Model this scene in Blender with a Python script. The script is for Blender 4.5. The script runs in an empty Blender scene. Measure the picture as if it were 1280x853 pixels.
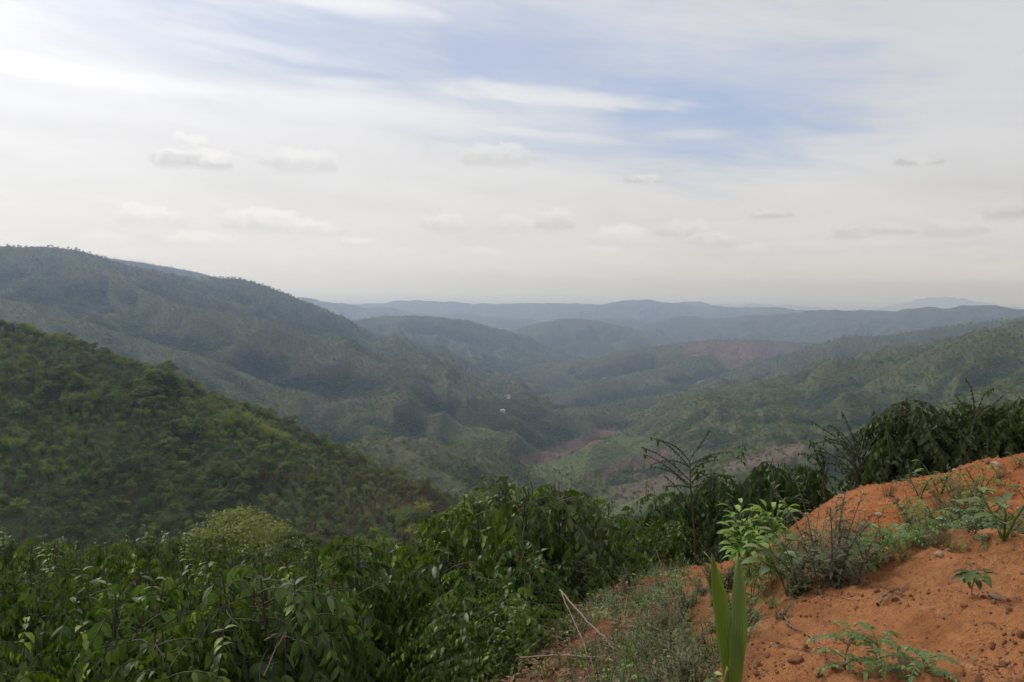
import bpy, math, random
import numpy as np
from mathutils import Vector, Matrix, Euler

sc = bpy.context.scene
COL = sc.collection
R = math.radians

# ------------------------------------------------------------------ camera
FPX = 995.0
PITCH, ROLL = R(4.1), R(-0.75)
EYE = 1.7
cam_d = bpy.data.cameras.new('camera')
cam_d.sensor_width = 36.0
cam_d.lens = FPX / 1280.0 * 36.0
cam_d.clip_start = 0.05
cam_d.clip_end = 400000.0
cam = bpy.data.objects.new('camera', cam_d)
COL.objects.link(cam)
rot = Euler((R(90) - PITCH, 0, 0), 'XYZ').to_matrix() @ Matrix.Rotation(-ROLL, 3, 'Z')
cam.matrix_world = Matrix.Translation((0, 0, EYE)) @ rot.to_4x4()
sc.camera = cam
ROT = np.array(rot)

def W(px, py, D):
    """point seen at photo pixel (px, py) at horizontal distance D"""
    d = ROT @ np.array([(px - 640) / FPX, -(py - 426.5) / FPX, -1.0])
    k = D / math.hypot(d[0], d[1])
    return np.array([d[0] * k, d[1] * k, EYE + d[2] * k])

def dir_azel(px, py):
    d = ROT @ np.array([(px - 640) / FPX, -(py - 426.5) / FPX, -1.0])
    d /= np.linalg.norm(d)
    return math.atan2(d[0], d[1]), math.asin(d[2])

# ------------------------------------------------------------------ light, exposure
SUN_EL, SUN_AZ = R(48), R(-60)
sun_d = bpy.data.lights.new('sun', 'SUN')
sun_d.energy = 1.5
sun_d.angle = R(8)
sun_d.color = (1.0, 0.95, 0.87)
sun = bpy.data.objects.new('sun', sun_d)
COL.objects.link(sun)
sv = Vector((math.sin(SUN_AZ) * math.cos(SUN_EL), math.cos(SUN_AZ) * math.cos(SUN_EL), math.sin(SUN_EL)))
sun.rotation_euler = sv.to_track_quat('Z', 'Y').to_euler()
sun.location = (0, 0, 60)
sc.view_settings.view_transform = 'Standard'
sc.view_settings.look = 'None'
sc.view_settings.exposure = 0.0
sc.view_settings.gamma = 1.0
sc.render.engine = 'CYCLES'
sc.cycles.use_denoising = True
sc.cycles.max_bounces = 8
sc.cycles.volume_bounces = 5
sc.cycles.diffuse_bounces = 3
sc.cycles.transmission_bounces = 3
sc.cycles.sample_clamp_indirect = 4.0

# ------------------------------------------------------------------ world sky with clouds
class NT:
    def __init__(s, tree): s.t = tree; s.n = tree.nodes; s.l = tree.links
    def node(s, typ, **kw):
        n = s.n.new(typ)
        for k, v in kw.items(): setattr(n, k, v)
        return n
    def put(s, sock, v):
        if isinstance(v, bpy.types.NodeSocket): s.l.new(v, sock)
        elif v is not None: sock.default_value = v
    def m(s, op, a, b=None, c=None, clamp=False):
        n = s.node('ShaderNodeMath', operation=op, use_clamp=clamp)
        s.put(n.inputs[0], a); s.put(n.inputs[1], b)
        if c is not None: s.put(n.inputs[2], c)
        return n.outputs[0]
    def ss(s, x, a, b):
        n = s.node('ShaderNodeMapRange', interpolation_type='SMOOTHSTEP')
        s.put(n.inputs[0], x); s.put(n.inputs[1], a); s.put(n.inputs[2], b)
        n.inputs[3].default_value = 0; n.inputs[4].default_value = 1
        return n.outputs[0]
    def vec(s, x, y, z=0.0):
        n = s.node('ShaderNodeCombineXYZ')
        s.put(n.inputs[0], x); s.put(n.inputs[1], y); s.put(n.inputs[2], z)
        return n.outputs[0]
    def noise(s, v, scale, detail=4, rough=0.5, dist=0.0):
        n = s.node('ShaderNodeTexNoise')
        if v is not None: s.l.new(v, n.inputs['Vector'])
        n.inputs['Scale'].default_value = scale; n.inputs['Detail'].default_value = detail
        n.inputs['Roughness'].default_value = rough; n.inputs['Distortion'].default_value = dist
        return n.outputs[0]
    def mix(s, f, a, b, blend='MIX'):
        n = s.node('ShaderNodeMix', data_type='RGBA', blend_type=blend)
        s.put(n.inputs[0], f)
        for i, v in ((6, a), (7, b)):
            if isinstance(v, tuple) and len(v) == 3: v = v + (1,)
            s.put(n.inputs[i], v)
        return n.outputs[2]

world = bpy.data.worlds.new('World')
sc.world = world
world.use_nodes = True
w = NT(world.node_tree)
for n in list(w.n): w.n.remove(n)
out = w.node('ShaderNodeOutputWorld'); bg = w.node('ShaderNodeBackground')
SKY_STRENGTH = 0.10
bg.inputs['Strength'].default_value = SKY_STRENGTH
w.l.new(bg.outputs[0], out.inputs[0])
sky = w.node('ShaderNodeTexSky', sky_type='NISHITA', sun_disc=False)
sky.sun_elevation = SUN_EL; sky.sun_rotation = SUN_AZ
sky.air_density = 1.0; sky.dust_density = 1.5; sky.ozone_density = 1.5; sky.altitude = 600
tc = w.node('ShaderNodeTexCoord')
sx = w.node('ShaderNodeSeparateXYZ'); w.l.new(tc.outputs['Generated'], sx.inputs[0])
X, Y, Z = sx.outputs
az = w.m('ARCTAN2', X, Y); el = w.m('ARCSINE', Z)
# plane projection of a high cloud layer (flattens towards the horizon)
zz = w.m('ADD', w.m('MAXIMUM', Z, 0.0), 0.10)
pv = w.vec(w.m('DIVIDE', X, zz), w.m('DIVIDE', Y, zz), 0.0)
# streak space: long in azimuth, slightly tilted
sv2 = w.vec(w.m('MULTIPLY', az, 3.0), w.m('MULTIPLY', w.m('ADD', el, w.m('MULTIPLY', az, 0.12)), 16.0), 0.0)
n_big = w.noise(pv, 0.9, 5, 0.55, 0.5)
n_str = w.noise(sv2, 1.3, 7, 0.6, 0.4)
n_fine = w.noise(sv2, 4.5, 6, 0.6, 0.3)
n_puf = w.noise(w.vec(az, w.m('MULTIPLY', el, 1.25), 0.0), 55.0, 7, 0.6, 0.0)
n_pbig = w.noise(w.vec(az, el, 3.0), 22.0, 3, 0.5, 0.0)

def ell(px, py, rx, ry, tilt=0.0):
    """squared elliptical distance in sky angles from the direction seen at a photo pixel"""
    a0, e0 = dir_azel(px, py)
    da = w.m('SUBTRACT', az, a0); de = w.m('SUBTRACT', el, e0)
    if tilt: de = w.m('ADD', de, w.m('MULTIPLY', da, tilt))
    a = w.m('MULTIPLY', da, FPX / rx); b = w.m('MULTIPLY', de, FPX / ry)
    return w.m('ADD', w.m('MULTIPLY', a, a), w.m('MULTIPLY', b, b))
def soft(d2, nz, amp, lo=0.0, hi=1.0):
    """1 inside, ragged fade to 0 outside"""
    d = w.m('ADD', w.m('SQRT', d2), w.m('MULTIPLY', w.m('SUBTRACT', nz, 0.5), amp))
    return w.ss(d, hi, lo)

# blue gaps in the veil
gap = 0.0
for (px, py, rx, ry, t, k) in [(880, 125, 215, 92, 0.10, 0.86), (690, 70, 270, 95, 0.05, 0.66), (430, 55, 270, 66, 0.10, 0.62), (600, 40, 200, 60, 0.05, 0.55),
                               (760, 172, 260, 38, 0.05, 0.50), (160, 30, 170, 60, 0.3, 0.30), (1010, 60, 120, 40, .3, 0.12)]:
    g = w.m('MULTIPLY', soft(ell(px, py, rx, ry, t), w.m('ADD', w.m('MULTIPLY', n_str, .6), w.m('MULTIPLY', n_fine, .4)), 1.9, 0.2, 1.3), k)
    gap = g if gap == 0.0 else w.m('MAXIMUM', gap, g)
veil = w.m('SUBTRACT', 0.97, gap)
veil = w.m('ADD', veil, w.m('MULTIPLY', w.m('SUBTRACT', n_str, 0.52), w.m('MULTIPLY', gap, 1.0)), clamp=True)
streak = 0.0
for (px, py, rx, ry, t, k) in [(90, 92, 190, 13, 0.02, 1.0), (480, 140, 260, 17, 0.06, 0.62), (700, 124, 150, 9, 0.06, 1.0),
                               (640, 112, 70, 9, 0.06, .9), (440, 5, 110, 11, 0.04, 0.9), (660, 165, 110, 7, 0.1, .7), (860, 168, 45, 6, 0, .5),
                               (1060, 173, 80, 5, 0, .45), (430, 103, 60, 6, 0, .6), (320, 58, 110, 9, 0.1, .5), (880, 50, 190, 40, 0.3, .35),
                               (60, 130, 200, 14, 0, .3)]:
    g = w.m('MULTIPLY', soft(ell(px, py, rx, ry, t), n_fine, 2.0, 0.25, 1.5), k)
    streak = g if streak == 0.0 else w.m('MAXIMUM', streak, g)

# cloud layer brightness falls from the sun side (left) to the right
side = w.ss(az, R(-35), R(34))
lowness = w.ss(el, R(15), R(0.5))
c_left = (0.86, 0.86, 0.88); c_right = (0.655, 0.66, 0.68)
def sc_(c, k=1.0): return tuple(x * k / SKY_STRENGTH for x in c) + (1,)
layer = w.mix(side, sc_(c_left), sc_(c_right))
lowc = w.mix(side, sc_((0.83, 0.815, 0.79)), sc_((0.70, 0.68, 0.655)))
layer = w.mix(lowness, layer, lowc)
mod = w.m('ADD', 0.83, w.m('MULTIPLY', w.m('ADD', w.m('MULTIPLY', n_str, 0.6), w.m('MULTIPLY', n_big, 0.4)), 0.36))
layer = w.mix(1.0, layer, mod, 'MULTIPLY')
# overhead, out of view, the layer is brightened to help light the scene
layer = w.mix(w.ss(el, R(24), R(70)), layer, sc_((0.88, 0.90, 0.95)))
# thin cloud glows round the hidden sun, up and left of the picture
dt = w.m('ADD', w.m('ADD', w.m('MULTIPLY', X, sv.x), w.m('MULTIPLY', Y, sv.y)), w.m('MULTIPLY', Z, sv.z))
ang = w.m('ARCCOSINE', w.m('MINIMUM', dt, 0.99999))
halo = w.m('MULTIPLY', w.m('EXPONENT', w.m('MULTIPLY', w.m('POWER', w.m('DIVIDE', ang, R(22)), 2.0), -1.0)), 3.8 / SKY_STRENGTH)
skyc = w.mix(0.72, sky.outputs[0], sc_((0.525, 0.60, 0.775)))
skyc = w.mix(1.0, skyc, (0.93, 0.96, 1.0), 'MULTIPLY')
col = w.mix(veil, skyc, layer)
col = w.mix(w.m('MULTIPLY', streak, 0.8), col, w.mix(side, sc_((0.98, 0.98, 0.99)), sc_((0.72, 0.71, 0.71))))
# small cumulus puffs: (px, py, rx, ry, darkness, opacity)
puffs = [(240, 186, 22, 15, .75, .8), (216, 199, 20, 11, .5, .6), (262, 202, 28, 9, 1, .7), (243, 200, 40, 11, 1, .7), (375, 204, 40, 13, .8, .55), (628, 197, 48, 13, 1, .55), (186, 273, 40, 12, .5, .6),
         (325, 278, 44, 12, .55, .75), (392, 287, 34, 10, .2, .7), (557, 281, 26, 11, .7, .65), (250, 303, 44, 9, .1, .5), (447, 304, 20, 6, .1, .6),
         (697, 277, 22, 13, 1, .7), (775, 298, 38, 13, .1, .75), (860, 289, 40, 9, 1, .5), (885, 301, 32, 9, .5, .6), (940, 315, 20, 8, 0, .7),
         (965, 269, 24, 5, 1.3, .7), (1060, 293, 22, 7, 1.2, .6), (1112, 288, 28, 6, 1.3, .6), (1190, 288, 28, 9, 1.1, .5), (1255, 265, 26, 9, 1.3, .7),
         (1147, 203, 22, 4, 1.3, .7), (808, 225, 22, 5, 1.1, .6), (1095, 310, 34, 8, .2, .4), (640, 282, 24, 10, .6, .45), (600, 318, 34, 6, 0, .4), (750, 318, 30, 7, 0, .4),
         (130, 300, 30, 7, 0.1, .3), (500, 317, 16, 5, 0, .4), (1010, 311, 40, 6, .3, .3), (1230, 322, 44, 8, .6, .3)]
for (px, py, rx, ry, dk, op) in puffs:
    ry = ry * 1.45; rx = rx * 1.1
    d2 = ell(px, py, rx, ry)
    msk = soft(d2, w.m('ADD', w.m('MULTIPLY', n_puf, .6), w.m('MULTIPLY', n_pbig, .4)), 2.7, 0.74, 1.06)
    msk = w.m('MULTIPLY', msk, w.ss(w.m('SUBTRACT', el, dir_azel(px, py)[1]), -ry * .95 / FPX, -ry * .15 / FPX))
    e0 = dir_azel(px, py)[1]
    up = w.ss(w.m('ADD', w.m('SUBTRACT', el, e0), w.m('MULTIPLY', w.m('SUBTRACT', n_puf, .5), 0.03)), -ry * 0.5 / FPX, ry * 0.75 / FPX)
    s01 = min(1, max(0, (px + 20) / 1300.0))
    lit = np.array((1.0, .995, .99)) * (1 - s01) + np.array((.76, .74, .71)) * s01
    drk = lit * (.84 - 0.15 * dk)
    drk[2] *= 1.02
    pc = w.mix(up, sc_(tuple(drk)), sc_(tuple(lit * (1 - 0.12 * max(0, dk - .8)))))
    col = w.mix(w.m('MULTIPLY', msk, min(.9, op * (1.05 if px < 900 else .8))), col, pc)
col = w.mix(1.0, col, halo, 'ADD')
w.l.new(col, bg.inputs['Color'])

# ------------------------------------------------------------------ numpy noise
def gnoise(x, y, seed=0):
    x = np.asarray(x, float); y = np.asarray(y, float)
    xi = np.floor(x); yi = np.floor(y); fx = x - xi; fy = y - yi
    xi = xi.astype(np.int64); yi = yi.astype(np.int64)
    def g(ix, iy, dx, dy):
        h = (ix * 374761393 + iy * 668265263 + seed * 974634777) & 0xffffffff
        h = ((h ^ (h >> 13)) * 1274126177) & 0xffffffff
        h = (h ^ (h >> 16)) & 0xffff
        a = h * (2 * math.pi / 65536)
        return np.cos(a) * dx + np.sin(a) * dy
    u = fx * fx * fx * (fx * (fx * 6 - 15) + 10); v = fy * fy * fy * (fy * (fy * 6 - 15) + 10)
    a = g(xi, yi, fx, fy); b = g(xi + 1, yi, fx - 1, fy); c = g(xi, yi + 1, fx, fy - 1); d = g(xi + 1, yi + 1, fx - 1, fy - 1)
    return (a + (b - a) * u + (c - a) * v + (a - b - c + d) * u * v) * 1.5
def fbm(x, y, wl, octs=4, seed=0, gain=0.5):
    s = 0; a = 1; t = 0
    for i in range(octs):
        s = s + a * gnoise(x / wl + 13.7 * i, y / wl - 7.1 * i, seed + i * 17); t += a; a *= gain; wl /= 2.03
    return s / t
def ridged(x, y, wl, octs=3, seed=0):
    s = 0; a = 1; t = 0
    for i in range(octs):
        s = s + a * (1 - 2.2 * np.abs(gnoise(x / wl + 5.3 * i, y / wl + 9.1 * i, seed + i * 31))); t += a; a *= 0.5; wl /= 2.1
    return s / t
def sstep(x, a, b):
    t = np.clip((x - a) / (b - a), 0, 1); return t * t * (3 - 2 * t)

# ------------------------------------------------------------------ terrain heights
# ridge: group, slope, profile length, list of (px, py, D)
RIDGES = [
    ('hill', .54, 9e9, [(-420, 345, 620), (-150, 392, 600), (0, 415, 570), (60, 430, 560), (110, 447, 545), (160, 468, 530), (215, 505, 505), (260, 526, 480), (300, 544, 460),
                   (350, 561, 440), (400, 584, 420), (440, 612, 395), (475, 645, 365), (500, 690, 335), (515, 740, 310)]),
    ('mountain', .50, 1500, [(-600, 300, 2900), (-300, 300, 2800), (0, 306, 2700), (75, 306, 2750), (110, 316, 2800), (150, 330, 2850), (200, 340, 3000), (250, 349, 3200), (290, 345, 3300),
                      (325, 355, 3350), (345, 363, 3400), (375, 378, 3450), (410, 392, 3500), (445, 408, 3700), (500, 425, 3800), (560, 448, 3900), (610, 475, 3900)]),
    ('mountain', .45, 900, [(75, 315, 2650), (170, 356, 2450), (230, 383, 2300), (310, 390, 2250), (350, 412, 2200), (415, 442, 2200), (480, 457, 2250), (535, 472, 2350), (590, 500, 2500)]),
    ('mountain', .42, 900, [(-100, 350, 2200), (60, 385, 2050), (200, 432, 1900), (330, 472, 1850), (430, 508, 1800), (520, 534, 1750)]),
    ('mountain', .45, 1500, [(40, 315, 4800), (130, 321, 5000), (190, 329, 5000), (255, 341, 5100), (300, 354, 5200), (350, 380, 5300)]),
    ('mountain', .42, 700, [(445, 470, 3000), (500, 480, 3000), (560, 486, 3000), (610, 505, 3000)]),
    ('hump', .48, 500, [(380, 600, 980), (430, 562, 1000), (470, 546, 1050), (515, 538, 1120), (555, 560, 1150), (590, 592, 1180), (620, 620, 1150)]),
    ('hills', .40, 900, [(420, 402, 5000), (470, 395, 5000), (520, 393, 5100), (570, 397, 5200), (615, 407, 5200), (660, 425, 5200), (710, 445, 5100)]),
    ('hills', .40, 900, [(655, 408, 6500), (690, 400, 6500), (715, 397, 6500), (760, 402, 6500), (800, 416, 6400), (840, 430, 6300)]),
    ('hills', .44, 800, [(1420, 370, 2000), (1340, 388, 2050), (1280, 410, 2100), (1225, 432, 2150), (1150, 462, 2200), (1060, 492, 2200), (980, 515, 2150), (900, 540, 2050), (850, 562, 1900)]),
    ('hills', .44, 800, [(1500, 380, 2900), (1290, 400, 2900), (1240, 410, 2900), (1180, 428, 2850), (1100, 442, 2850), (1010, 468, 2850), (920, 495, 2800), (860, 515, 2700), (800, 530, 2500)]),
    ('hills', .44, 800, [(1330, 390, 4200), (1210, 404, 4100), (1180, 405, 4000), (1120, 421, 3800), (1060, 420, 3700), (1035, 431, 3600), (990, 442, 3500), (940, 457, 3400), (880, 482, 3200), (800, 497, 3000),
                    (740, 513, 2700), (680, 525, 2500), (620, 547, 2350)]),
    ('hills', .50, 400, [(830, 512, 2700), (770, 503, 2350), (700, 512, 2150), (640, 530, 2000), (598, 552, 1900)]),
    ('hills', .34, 800, [(1100, 430, 4900), (1000, 428, 4700), (930, 423, 4600), (880, 422, 4500), (830, 430, 4400), (760, 443, 4300), (700, 460, 4200), (650, 482, 4100)]),
    ('hills', .36, 700, [(880, 440, 3900), (840, 455, 3700), (780, 470, 3500), (720, 485, 3300), (660, 500, 3200)]),
    ('hills', .50, 600, [(1450, 440, 1300), (1290, 478, 1250), (1180, 505, 1200), (1100, 530, 1200), (1000, 560, 1150), (900, 585, 1100), (820, 612, 1050), (760, 640, 1000)]),
    ('hills', .50, 500, [(1300, 445, 1750), (1200, 470, 1700), (1120, 500, 1650), (1040, 528, 1600), (960, 548, 1550), (880, 570, 1500), (790, 590, 1450), (720, 600, 1400)]),
    ('far_hills', .40, 1500, [(1500, 400, 7500), (1280, 389, 7500), (1250, 384, 7400), (1215, 381, 7300), (1180, 386, 7300), (1140, 384, 7500), (1110, 388, 7600), (1050, 389, 7800), (980, 393, 8000), (900, 395, 8200), (830, 400, 8000)]),
    ('far_hills', .35, 1200, [(560, 404, 9300), (620, 400, 9200), (680, 405, 9100), (740, 401, 9000), (790, 398, 9000), (850, 404, 9000), (930, 401, 9000), (1010, 403, 9000), (1100, 399, 9200), (1200, 397, 9500)]),
    ('far_hills', .35, 1500, [(380, 374, 10000), (430, 383, 10000), (480, 385, 10500), (530, 392, 10500), (600, 396, 10000), (660, 398, 10000)]),
    ('far_hills', .33, 1800, [(300, 372, 13500), (380, 378, 13500), (450, 381, 13500), (515, 375, 13000), (560, 378, 13000), (620, 380, 12800), (690, 381, 12600), (750, 380, 12000), (775, 375, 12000), (800, 373, 12000), (825, 378, 12000), (850, 382, 12000),
                      (910, 384, 12000), (960, 387, 12000), (1040, 388, 12500), (1120, 389, 13000), (1300, 392, 14000)]),
    ('far_hills', .33, 1800, [(830, 381, 14500), (868, 376, 14500), (905, 383, 14500), (960, 384, 15500), (1000, 386, 15500)]),
    ('far_hills', .30, 1800, [(1130, 377, 26000), (1160, 372, 26000), (1185, 369, 26000), (1200, 373, 26000), (1240, 378, 26000)]),
    ('far_hills', .30, 1800, [(910, 380, 24000), (960, 379, 24000), (985, 381, 24000), (1020, 382, 24000)]),
]
GROUPS = ['floor', 'hill', 'mountain', 'hump', 'hills', 'far_hills']
def chaikin(P, n):
    for _ in range(n):
        q = 0.75 * P[:-1] + 0.25 * P[1:]; r_ = 0.25 * P[:-1] + 0.75 * P[1:]
        P = np.vstack([P[:1], np.stack([q, r_], 1).reshape(-1, 3), P[-1:]])
    return P
RP = [(g, s, L, chaikin(np.array([W(*p) for p in pts]), 2 if g == 'hill' else 1)) for (g, s, L, pts) in RIDGES]
FD = [0, 30, 60, 120, 250, 500, 900, 1500, 2500, 4000, 8000, 15000, 100000]
FZ = [-6, -13, -27, -55, -112, -205, -285, -365, -450, -520, -590, -640, -660]

# near ground: thin plate spline through hand-set points
NEAR = [(1280, 853, 3.3), (1100, 853, 3.35), (960, 853, 3.4), (1100, 760, 4.35), (1200, 668, 5.7), (1280, 676, 5.7), (1120, 688, 5.4), (1220, 745, 4.55), (1280, 760, 4.3), (1030, 735, 4.8),
        (940, 800, 3.95), (885, 850, 3.55), (860, 845, 4.2), (800, 850, 4.6), (800, 760, 6.6), (830, 722, 8.6), (770, 740, 8.0), (900, 740, 6.4), (960, 735, 6.2),
        (1150, 704, 6.9), (1220, 698, 6.9), (1040, 745, 6.3), (1280, 698, 6.9), (1095, 722, 6.8), (990, 760, 6.6), (1230, 668, 7.9), (1280, 668, 7.8),
        (980, 690, 8.6), (1000, 702, 7.9), (1060, 692, 7.8), (1060, 652, 8.7), (1000, 662, 9.8), (1040, 630, 10.2), (1075, 612, 10.6), (1130, 624, 9.9), (1180, 622, 10.2), (1130, 655, 8.3), (1180, 648, 8.7), (1080, 640, 9.1),
        (1180, 594, 11.8), (1230, 582, 12.0), (1280, 571, 12.0), (1280, 620, 9.6), (1220, 620, 9.2), (1360, 560, 12), (1360, 640, 8.5),
        (960, 700, 11), (900, 712, 12.5), (850, 722, 14)]
nw = [W(*p) for p in NEAR]
nw += [np.array(p) for p in [(0, 0, 0), (1, 1.5, 0), (3, 0, .1), (5, 1, .1), (8, 2, 0), (0.5, 2.5, -.05), (-1.5, 1.5, -.5), (-1, 0, -.15), (0, -2, 0), (-3, -2, -.8), (4, -4, .2), (-2.5, 3, -1.6), (-5, 3, -2.4),
                              (-1.3, 5.5, -2.2), (-4.5, 6.5, -3.1), (0.3, 9, -2.75), (-3, 11, -4.2), (-8, 12, -4.9), (-12, 20, -7.3), (-4, 22, -7.7), (3, 20, -6.6), (-20, 30, -11.2), (-8, 30, -10.3), (-14, 8, -4.6), (-25, 15, -8.6),
                              (8, 20, -5.5), (11, 16, -3.2), (16, 20, -4.2), (5.5, 13.8, -2.9), (0, 35, -12.6), (15, 35, -11), (30, 25, -6), (14, 8, .0), (20, 12, -.5), (30, 5, 0), (12, -10, 0), (-20, -10, -4), (-40, 10, -12), (0, -30, 0), (30, -30, 2), (-30, -30, -6),
                              (40, 40, -12), (-30, 45, -18), (0, 55, -24)]]
nw = np.array(nw)
def tps_fit(P, lam=1e-3):
    n = len(P); d = np.linalg.norm(P[:, None, :2] - P[None, :, :2], axis=2)
    K = np.where(d > 0, d * d * np.log(d + 1e-12), 0) + lam * np.eye(n)
    Q = np.c_[np.ones(n), P[:, :2]]
    A = np.zeros((n + 3, n + 3)); A[:n, :n] = K; A[:n, n:] = Q; A[n:, :n] = Q.T
    return np.linalg.solve(A, np.r_[P[:, 2], 0, 0, 0])
TW = tps_fit(nw, 0.003)
def near_z(x, y):
    s = TW[-3] + TW[-2] * x + TW[-1] * y
    for i in range(len(nw)):
        d2 = (x - nw[i, 0]) ** 2 + (y - nw[i, 1]) ** 2
        s = s + TW[i] * 0.5 * d2 * np.log(d2 + 1e-12)
    return s

def far_z(x, y, want_group=False):
    shp = x.shape; x = x.ravel(); y = y.ravel()
    D = np.hypot(x, y)
    dz = np.interp(np.log(np.maximum(D, 1)), np.log(np.maximum(FD, 1)), FZ)
    floor = dz + np.clip(D - 100, 0, 800) * 0.03 * fbm(x, y, 500, 3, 5)
    warp = np.clip(D * 0.02, 0, 160)
    wx = x + warp * fbm(x, y, 700, 3, 91); wy = y + warp * fbm(x, y, 700, 3, 92)
    erode = ridged(wx, wy, 420, 3, 3)
    erode_big = ridged(wx, wy, 1900, 3, 8)
    erode_s = ridged(wx, wy, 110, 2, 23)
    best = floor.copy(); grp = np.zeros(x.shape, np.int8)
    jit = fbm(x, y, 140, 4, 44); jit_b = fbm(x, y, 1300, 4, 45, .6); jit_c = fbm(x, y, 430, 3, 47)
    for (g, s, L, P) in RP:
        gi = GROUPS.index(g)
        reach = (P[:, 2].max() + 700) / (s * 0.8) if L > 1e8 else 3200.0 + 3.0 * (P[:, 2].max() + 500)
        sel = np.nonzero((x > P[:, 0].min() - reach) & (x < P[:, 0].max() + reach) & (y > P[:, 1].min() - reach) & (y < P[:, 1].max() + reach))[0]
        if len(sel) == 0: continue
        xs = x[sel]; ys = y[sel]
        r0 = 12.0 if g == 'hill' else (25.0 if g != 'far_hills' else 60.0)
        h = np.full(xs.shape, -1e18); d = np.zeros(xs.shape)
        for i in range(len(P) - 1):
            a = P[i]; b = P[i + 1]; ab = b[:2] - a[:2]; l2 = ab @ ab
            t = np.clip(((xs - a[0]) * ab[0] + (ys - a[1]) * ab[1]) / l2, 0, 1)
            dk = np.hypot(xs - a[0] - t * ab[0], ys - a[1] - t * ab[1])
            dd = np.sqrt(dk * dk + r0 * r0) - r0
            if L < 1e8: drop = s * dd / (1 + dd / (4 * L)) + 0.12 * np.maximum(0, dk - L)
            else: drop = s * dd
            hk = a[2] + t * (b[2] - a[2]) - drop
            m = hk > h
            h = np.where(m, hk, h); d = np.where(m, dk, d)
        if g == 'hill': e = 0.05 * np.minimum(d, 120) * erode_s[sel] + 0.5 * jit[sel]
        elif g == 'far_hills': e = 0.20 * np.minimum(d, 900) * (erode_big[sel] - .45) + 60 * jit_b[sel] + 38 * jit_c[sel] + 0.26 * np.minimum(d, 350) * (erode[sel] - .45)
        elif g == 'mountain': e = 0.27 * np.minimum(d, 330) * (erode[sel] - .45) + 0.07 * np.minimum(d, 140) * (erode_s[sel] - .4) + 0.16 * np.minimum(d, 600) * (erode_big[sel] - .4) - 6
        else: e = 0.34 * np.minimum(d, 240) * (erode[sel] - .45) + 0.07 * np.minimum(d, 120) * (erode_s[sel] - .4) + 0.15 * np.minimum(d, 500) * (erode_big[sel] - .4) + np.clip((D[sel] - 3000) / 60, 0, 22) * jit_b[sel] + np.clip((D[sel] - 1200) / 140, 0, 16) * jit_c[sel] - 6
        h = h + e
        k = 14.0
        bs = best[sel]; df = h - bs
        grp[sel] = np.where(df > 0, gi, grp[sel])
        m = np.clip(0.5 + 0.5 * df / k, 0, 1)
        best[sel] = bs + df * m + k * m * (1 - m) * 0.5
    if want_group: return best.reshape(shp), grp.reshape(shp)
    return best.reshape(shp)

SOIL_PTS = None
def soil_micro(x, y):
    D = np.hypot(x, y)
    z = 0.070 * fbm(x, y, 1.1, 3, 61) + 0.034 * fbm(x, y, 0.34, 3, 62) + 0.017 * ridged(x, y, 0.13, 3, 63)
    # erosion rills running down the banks
    z = z + 0.065 * ridged(x * 1.8 + 0.6 * y, y * 0.5, 0.6, 3, 66)
    return z * (1 - sstep(D, 25, 60))
def ground_z(x, y, want_group=False):
    x = np.asarray(x, float); y = np.asarray(y, float)
    D = np.hypot(x, y)
    f, g = far_z(x, y, True)
    t = sstep(D, 28, 75)
    n = np.zeros_like(f)
    m = D < 76
    n[m] = near_z(x[m], y[m]) + soil_micro(x[m], y[m])
    z = n * (1 - t) + f * t
    if want_group: return z, g
    return z

# ------------------------------------------------------------------ mesh helpers
def mesh_from(name, V, F, smooth=True):
    V = np.ascontiguousarray(V, np.float32); F = np.ascontiguousarray(F, np.int32)
    k = F.shape[1]
    me = bpy.data.meshes.new(name)
    me.vertices.add(len(V)); me.vertices.foreach_set('co', V.ravel())
    me.loops.add(F.size); me.loops.foreach_set('vertex_index', F.ravel())
    me.polygons.add(len(F)); me.polygons.foreach_set('loop_start', np.arange(0, F.size, k, dtype=np.int32))
    if smooth: me.polygons.foreach_set('use_smooth', np.ones(len(F), bool))
    me.update(calc_edges=True)
    return me
def add_color(me, name, C):
    a = me.attributes.new(name, 'FLOAT_COLOR', 'POINT')
    a.data.foreach_set('color', np.ascontiguousarray(np.c_[C, np.ones(len(C))], np.float32).ravel())
def link(name, me, mat=None, parent=None):
    o = bpy.data.objects.new(name, me); COL.objects.link(o)
    if mat is not None and len(me.materials) == 0: me.materials.append(mat)
    if parent is not None: o.parent = parent
    return o
def tag(o, label=None, cat=None, group=None, kind=None):
    if label: o['label'] = label
    if cat: o['category'] = cat
    if group: o['group'] = group
    if kind: o['kind'] = kind
    return o

# ------------------------------------------------------------------ materials
def new_mat(name):
    m = bpy.data.materials.new(name); m.use_nodes = True
    t = NT(m.node_tree)
    for n in list(t.n): t.n.remove(n)
    o = t.node('ShaderNodeOutputMaterial')
    return m, t, o
def terrain_mat(name, bump_scale, bump_d, var_scale, near=False):
    m, t, o = new_mat(name)
    b = t.node('ShaderNodeBsdfPrincipled'); t.l.new(b.outputs[0], o.inputs[0])
    b.inputs['Roughness'].default_value = 0.95; b.inputs['Specular IOR Level'].default_value = 0.1
    at = t.node('ShaderNodeAttribute', attribute_name='albedo')
    g = t.node('ShaderNodeNewGeometry')
    n1 = t.noise(g.outputs['Position'], var_scale, 5, 0.65)
    k = t.m('ADD', 0.45, t.m('MULTIPLY', n1, 1.1))
    c = t.mix(1.0, at.outputs['Color'], k, 'MULTIPLY')
    t.l.new(c, b.inputs['Base Color'])
    bp = t.node('ShaderNodeBump'); bp.inputs['Distance'].default_value = bump_d; bp.inputs['Strength'].default_value = 0.9
    t.l.new(t.noise(g.outputs['Position'], bump_scale, 5, 0.65), bp.inputs['Height'])
    t.l.new(bp.outputs[0], b.inputs['Normal'])
    return m
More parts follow.
